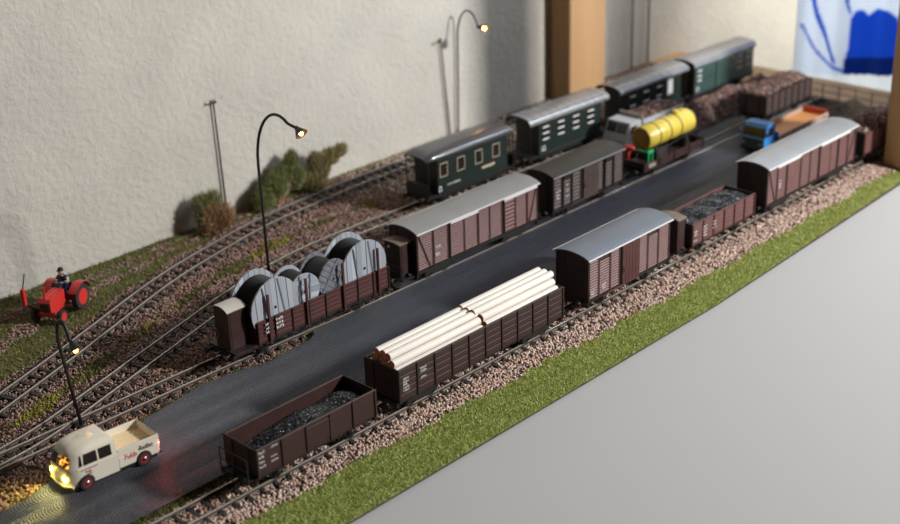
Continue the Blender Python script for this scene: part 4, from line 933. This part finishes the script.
def driver():
    # seated driver: one continuous skinned body, bent forward with hands on the wheel
    J = {'pelvis':(9.5,0,15.2,2.3),'waist':(8.8,0,18.0,2.1),'chest':(7.6,0,21.8,2.4),'neck':(6.6,0,24.4,1.0),'head':(6.0,0,27.0,1.75),'crown':(5.9,0,28.3,1.3),
         'shl':(7.2,3.0,23.0,1.2),'ell':(5.6,4.4,20.4,.95),'wrl':(2.9,2.5,20.6,.75),'hdl':(1.9,2.2,20.8,.8),'shr':(7.2,-3.0,23.0,1.2),'elr':(5.6,-4.4,20.4,.95),'wrr':(2.9,-2.5,20.6,.75),'hdr':(1.9,-2.2,20.8,.8),
         'hpl':(8.6,1.7,15.0,1.5),'knl':(3.2,2.6,14.6,1.15),'anl':(2.2,2.8,10.2,.85),'tol':(.6,2.8,9.6,.7),'hpr':(8.6,-1.7,15.0,1.5),'knr':(3.2,-2.6,14.6,1.15),'anr':(2.2,-2.8,10.2,.85),'tor':(.6,-2.8,9.6,.7)}
    E_ = 'pelvis waist,waist chest,chest neck,neck head,head crown,chest shl,shl ell,ell wrl,wrl hdl,chest shr,shr elr,elr wrr,wrr hdr,pelvis hpl,hpl knl,knl anl,anl tol,pelvis hpr,hpr knr,knr anr,anr tor'.split(',')
    ks = list(J); me = bpy.data.meshes.new('person'); me.from_pydata([Vector(J[k][:3])*S for k in ks], [tuple(ks.index(q) for q in e.split()) for e in E_], [])
    o = link('person', me); md = o.modifiers.new('skin', 'SKIN')
    for i, k in enumerate(ks): me.skin_vertices[0].data[i].radius = (J[k][3]*S,)*2
    me.skin_vertices[0].data[0].use_root = True
    sb = o.modifiers.new('sub', 'SUBSURF'); sb.levels = 2; sb.render_levels = 2
    me.materials.append(K['navy']); o.location = tr.location; o.rotation_euler = tr.rotation_euler; o.scale = tr.scale
    tag(o, 'person in dark blue overalls and black cap driving the red tractor', 'person')
    P('cap', MB().lathe([(2.0,-.3),(2.05,.5),(1.6,1.6),(.6,2.1)], 'z', (5.9,0,28.0), 14).cbox(2.8,5.5,-1.4,1.4,27.9,28.4,.15), 'black', o, smooth=40)
    fc = MB().ball((5.5,0,26.6), 1.85, 12, 8, (.92,.9,1.1)); fc.ball((3.7,0,26.4), .42, 8, 5)
    for s_ in (-1,1): fc.ball((5.8,s_*1.75,26.5), .42, 6, 5, (.7,.4,1))
    hd = P('face', fc, 'skin', o, smooth=True)
    P('eyes', MB().ball((3.95,.65,27.0), .22, 6, 4).ball((3.95,-.65,27.0), .22, 6, 4), 'black', hd); P('mouth', MB().box(3.7,4.0,-.5,.5,25.5,25.68), 'txtred', hd)
    for s_ in (-1,1):
        h = MB().ball((2.2,s_*2.3,20.8), .85, 8, 6, (1,.8,.6))
        for i in range(4): h.tube([(1.8,s_*(1.7+i*.38),21.0),(1.15,s_*(1.7+i*.38),20.9),(1.05,s_*(1.7+i*.38),20.3)], .2, 5)
        h.tube([(2.3,s_*1.6,20.9),(1.6,s_*1.3,21.1),(1.3,s_*1.3,20.7)], .22, 5); P('hand', h, 'skin', o, smooth=True)
    P('collar', MB().tube([(6.7+1.3*math.cos(q),1.3*math.sin(q),24.1) for q in np.linspace(0,2*math.pi,13)], .4, 6), 'tan', o)
    for s_ in (-1,1): P('shirt_sleeve', MB().tube([(7.0,s_*3.3,22.6),(5.7,s_*4.4,20.5),(3.6,s_*3.1,20.6)], 1.25, 8, .95), 'tan', o, smooth=True)
driver()

# ------------------------------------------------------------------ lamps and poles
def street_lamp(label, base, pole, arm, head, r_=.75, bulb='bulb', power=.004):
    """pole: height; arm: list of (forward, z) points in the plane towards -y; head: (forward, z)"""
    t = T('street_lamp', label, 'street lamp', base, 0)
    lx = arm['lean']; H = pole
    pts = [(0,0,0),(lx*.5,0,H*.5),(lx,0,H)]
    P('base', MB().lathe([(2.4,0),(2.4,1.4),(1.1,2.6),(.9,7)], 'z', (0,0,0), 12), 'black', t)
    f, zt = arm['fwd'], arm['top']; dx = arm.get('dx',0)
    a_ = [(lx+dx*(1-math.cos(q))/2, -f*(1-math.cos(q))/2, H+(zt-H)*math.sin(q)) for q in np.linspace(0,math.pi*arm.get('sweep',.86),14)]
    e = Vector(a_[-1]); hd = Vector((lx+dx*head[0]/max(f,1), -head[0], head[1]))
    P('pole', MB().tube(pts+a_[1:]+[tuple(e.lerp(hd,.5)), tuple(hd)], r_, 8), 'black', t, smooth=True)
    d = (hd-e).normalized() if (hd-e).length > 1e-3 else Vector((0,0,-1)); d = (d+Vector((0,0,-.6))).normalized()
    q = Vector((0,0,-1)).rotation_difference(d)
    mb = MB().lathe([(1.0,2.4),(2.0,0),(3.0,-1.9),(4.6,-4.6),(5.0,-5.4),(4.6,-5.4),(2.8,-3.2),(.01,-2.6)], 'z', (0,0,0), 18, caps=False)
    sh = P('lamp_shade', mb, 'black', t, smooth=40, loc=hd, rot=q.to_euler())
    P('bulb', MB().ball((0,0,-4.6), 1.7, 10, 7), bulb, sh, label='glowing orange bulb', smooth=True)
    lamp_light('bulb_light', 'POINT', (0,0,-7.8), (1,.5,.15), power, sh, .002)
street_lamp('black street lamp with curved neck beside the cream pickup', (20,140.5,-4.6), 66, dict(lean=-7,fwd=15,top=83,sweep=.9), (17,70), 1.25)
street_lamp('black street lamp with curved neck behind the cable reels', (227,196,-4.6), 112, dict(lean=-1,fwd=54,top=156,dx=0,sweep=.64), (49,150), 1.1)
street_lamp('black street lamp with bright orange bulb behind the nearest coach', (609.5,355,-3), 101, dict(lean=3,fwd=30,top=130,dx=0,sweep=.85), (32,116), .9, 'bulbhot', .008)
def telegraph_pole(label, x, y, H, lean, arm, r_=.95):
    t = T('telegraph_pole', label, 'pole', (x,y,-3)); P('pole', MB().tube([(0,0,0),(lean[0]*.5,lean[1]*.5,H*.5),(lean[0],lean[1],H)], r_, 8, r_*.8), 'browndk', t, smooth=True)
    if arm:
        a, b = arm; c = Vector((lean[0],lean[1],H-2.5)); P('crossarm', MB().tube([tuple(c-Vector(a)),tuple(c+Vector(a))], .65, 6), 'browndk', t)
        for q in b: P('insulator', MB().lathe([(.6,0),(.8,1.2),(.4,2.4)], 'z', tuple(c+Vector(a)*q), 8), 'iron', t)
telegraph_pole('leaning dark telegraph pole beside the brown-tipped bush', 309, 355.5, 110, (-2.5,0), ((5,3,-1.8),(-.8,.8)))
telegraph_pole('leaning telegraph pole with crossarm beside the bright orange lamp', 598, 355.5, 105, (-10,0), ((7,5,0),(-.85,0,.85)))
telegraph_pole('thin dark pole rising just right of the pine post', 905, 354, 190, (0,0), None, 1.3)
telegraph_pole('thin dark pole standing farthest right against the wall', 937, 354, 190, (0,0), None, 1.2)

# ------------------------------------------------------------------ bushes
def bush(label, x, y, z, lobes, n, m):
    t = T('bush', label, 'bush', (x,y,z)); V = []; st = MB()
    for (cx, cy, cz, rx, ry, rz, k) in lobes:
        st.tube([(0,0,0),(cx*.5,cy*.5,cz*.5),(cx,cy,cz)], .7, 6, .3)
        q = RNG.normal(size=(int(n*k),3)); q /= np.linalg.norm(q,axis=1)[:,None]; rad = RNG.uniform(.25,1,len(q))**.6
        V.append(np.array([cx,cy,cz])+q*rad[:,None]*np.array([rx,ry,rz]))
    P('stem', st, 'leafb', t); V = np.vstack(V); V = V[V[:,2] > .3]
    d = V/np.linalg.norm(V,axis=1)[:,None]+RNG.normal(0,.45,V.shape); d[:,2] += .45; d /= np.linalg.norm(d,axis=1)[:,None]
    Ln = RNG.uniform(2.5,7.5,len(V))[:,None]; sd = np.cross(d, RNG.normal(size=V.shape)); sd /= np.linalg.norm(sd,axis=1)[:,None]
    A = np.stack([V-sd*.27, V+sd*.27, V+d*Ln],1).reshape(-1,3)
    o = raw('foliage', A, np.arange(len(A)).reshape(-1,3), m, 'stuff'); o.parent = t; return t
b = bush('small bush of green tops and reddish-brown twigs at the leaning pole', 284, 338, -4, [(-3,0,9,14,11,11,1),(-6,2,20,10,8,10,.6),(6,-2,13,11,9,11,.7)], 2300, 'leafb')
q = bush('tmp', 284, 340, -4, [(-9,2,27,9,8,9,.7),(2,3,27,8,8,9,.5),(-14,0,16,6,6,8,.3)], 1500, 'leafg')
for c in list(q.children):
    if c.name.startswith('foliage'): c.parent = b; c.location = (0,.002,0)
    else: bpy.data.objects.remove(c)
bpy.data.objects.remove(q)
bush('dark green rounded bush between two other bushes at the wall', 358, 342, -4, [(-16,0,12,12,9,13,1),(-2,0,20,13,8,13,1),(10,2,28,11,7,11,.9),(18,1,38,8,6,9,.6),(22,0,22,8,7,12,.5)], 2600, 'leafg')
bush('spreading bush with upswept branches farthest right along the wall', 404, 344, -4, [(0,0,11,13,9,11,.9),(8,0,22,11,7,12,.9),(20,0,28,11,6,8,.8),(2,2,29,7,5,8,.5),(32,0,31,8,5,6,.4)], 2600, 'leafm')

# ------------------------------------------------------------------ far end of the layout
def heap(name, label, cat, xc, yc, L, W, H, n, size, m, elong):
    def hf(a, b): return -1.2+H*max(0, 1-abs(b)/(W/2))**.8*min(1,(L/2-abs(a))/18+.05)*(1+.12*math.sin(a*.11)+.1*math.sin(a*.043+2))
    return load(name, label, cat, xc, yc, L, W, 0, hf, n, size, m, None, elong)
heap('firewood_heap', 'long heap of reddish-brown wood chunks in front of the coaches', 'firewood', 836, 187, 200, 46, 19, 4200, (1.2,2.3), 'chunk', 1.6)
heap('gravel_heap', 'dark gravel mound behind the orange truck bed', 'gravel', 905, 72, 52, 52, 12, 1500, (.8,1.5), 'gravel', None)
def fence(label, x, y0, y1, H, n):
    t = T('wire_fence', label, 'fence', (x,(y0+y1)/2,-4.6)); hl = (y1-y0)/2
    for yy in np.linspace(-hl,hl,n): P('fence_post', MB().cbox(-.6,.6,yy-.6,yy+.6,0,H,.15), 'fence', t)
    for z in (H*.15,H*.55,H-1): P('fence_rail', MB().cbox(-.4,.4,-hl,hl,z-.4,z+.4,.1), 'fence', t)
    wm = MB()
    for yy in np.arange(-hl,hl,3.2): wm.box(-.12,.12,yy-.12,yy+.12,.5,H-1)
    P('fence_wire', wm, 'fence', t, kind='stuff')
fence('grey wire fence closing the far end of the layout', 938, 8, 142, 20, 8)
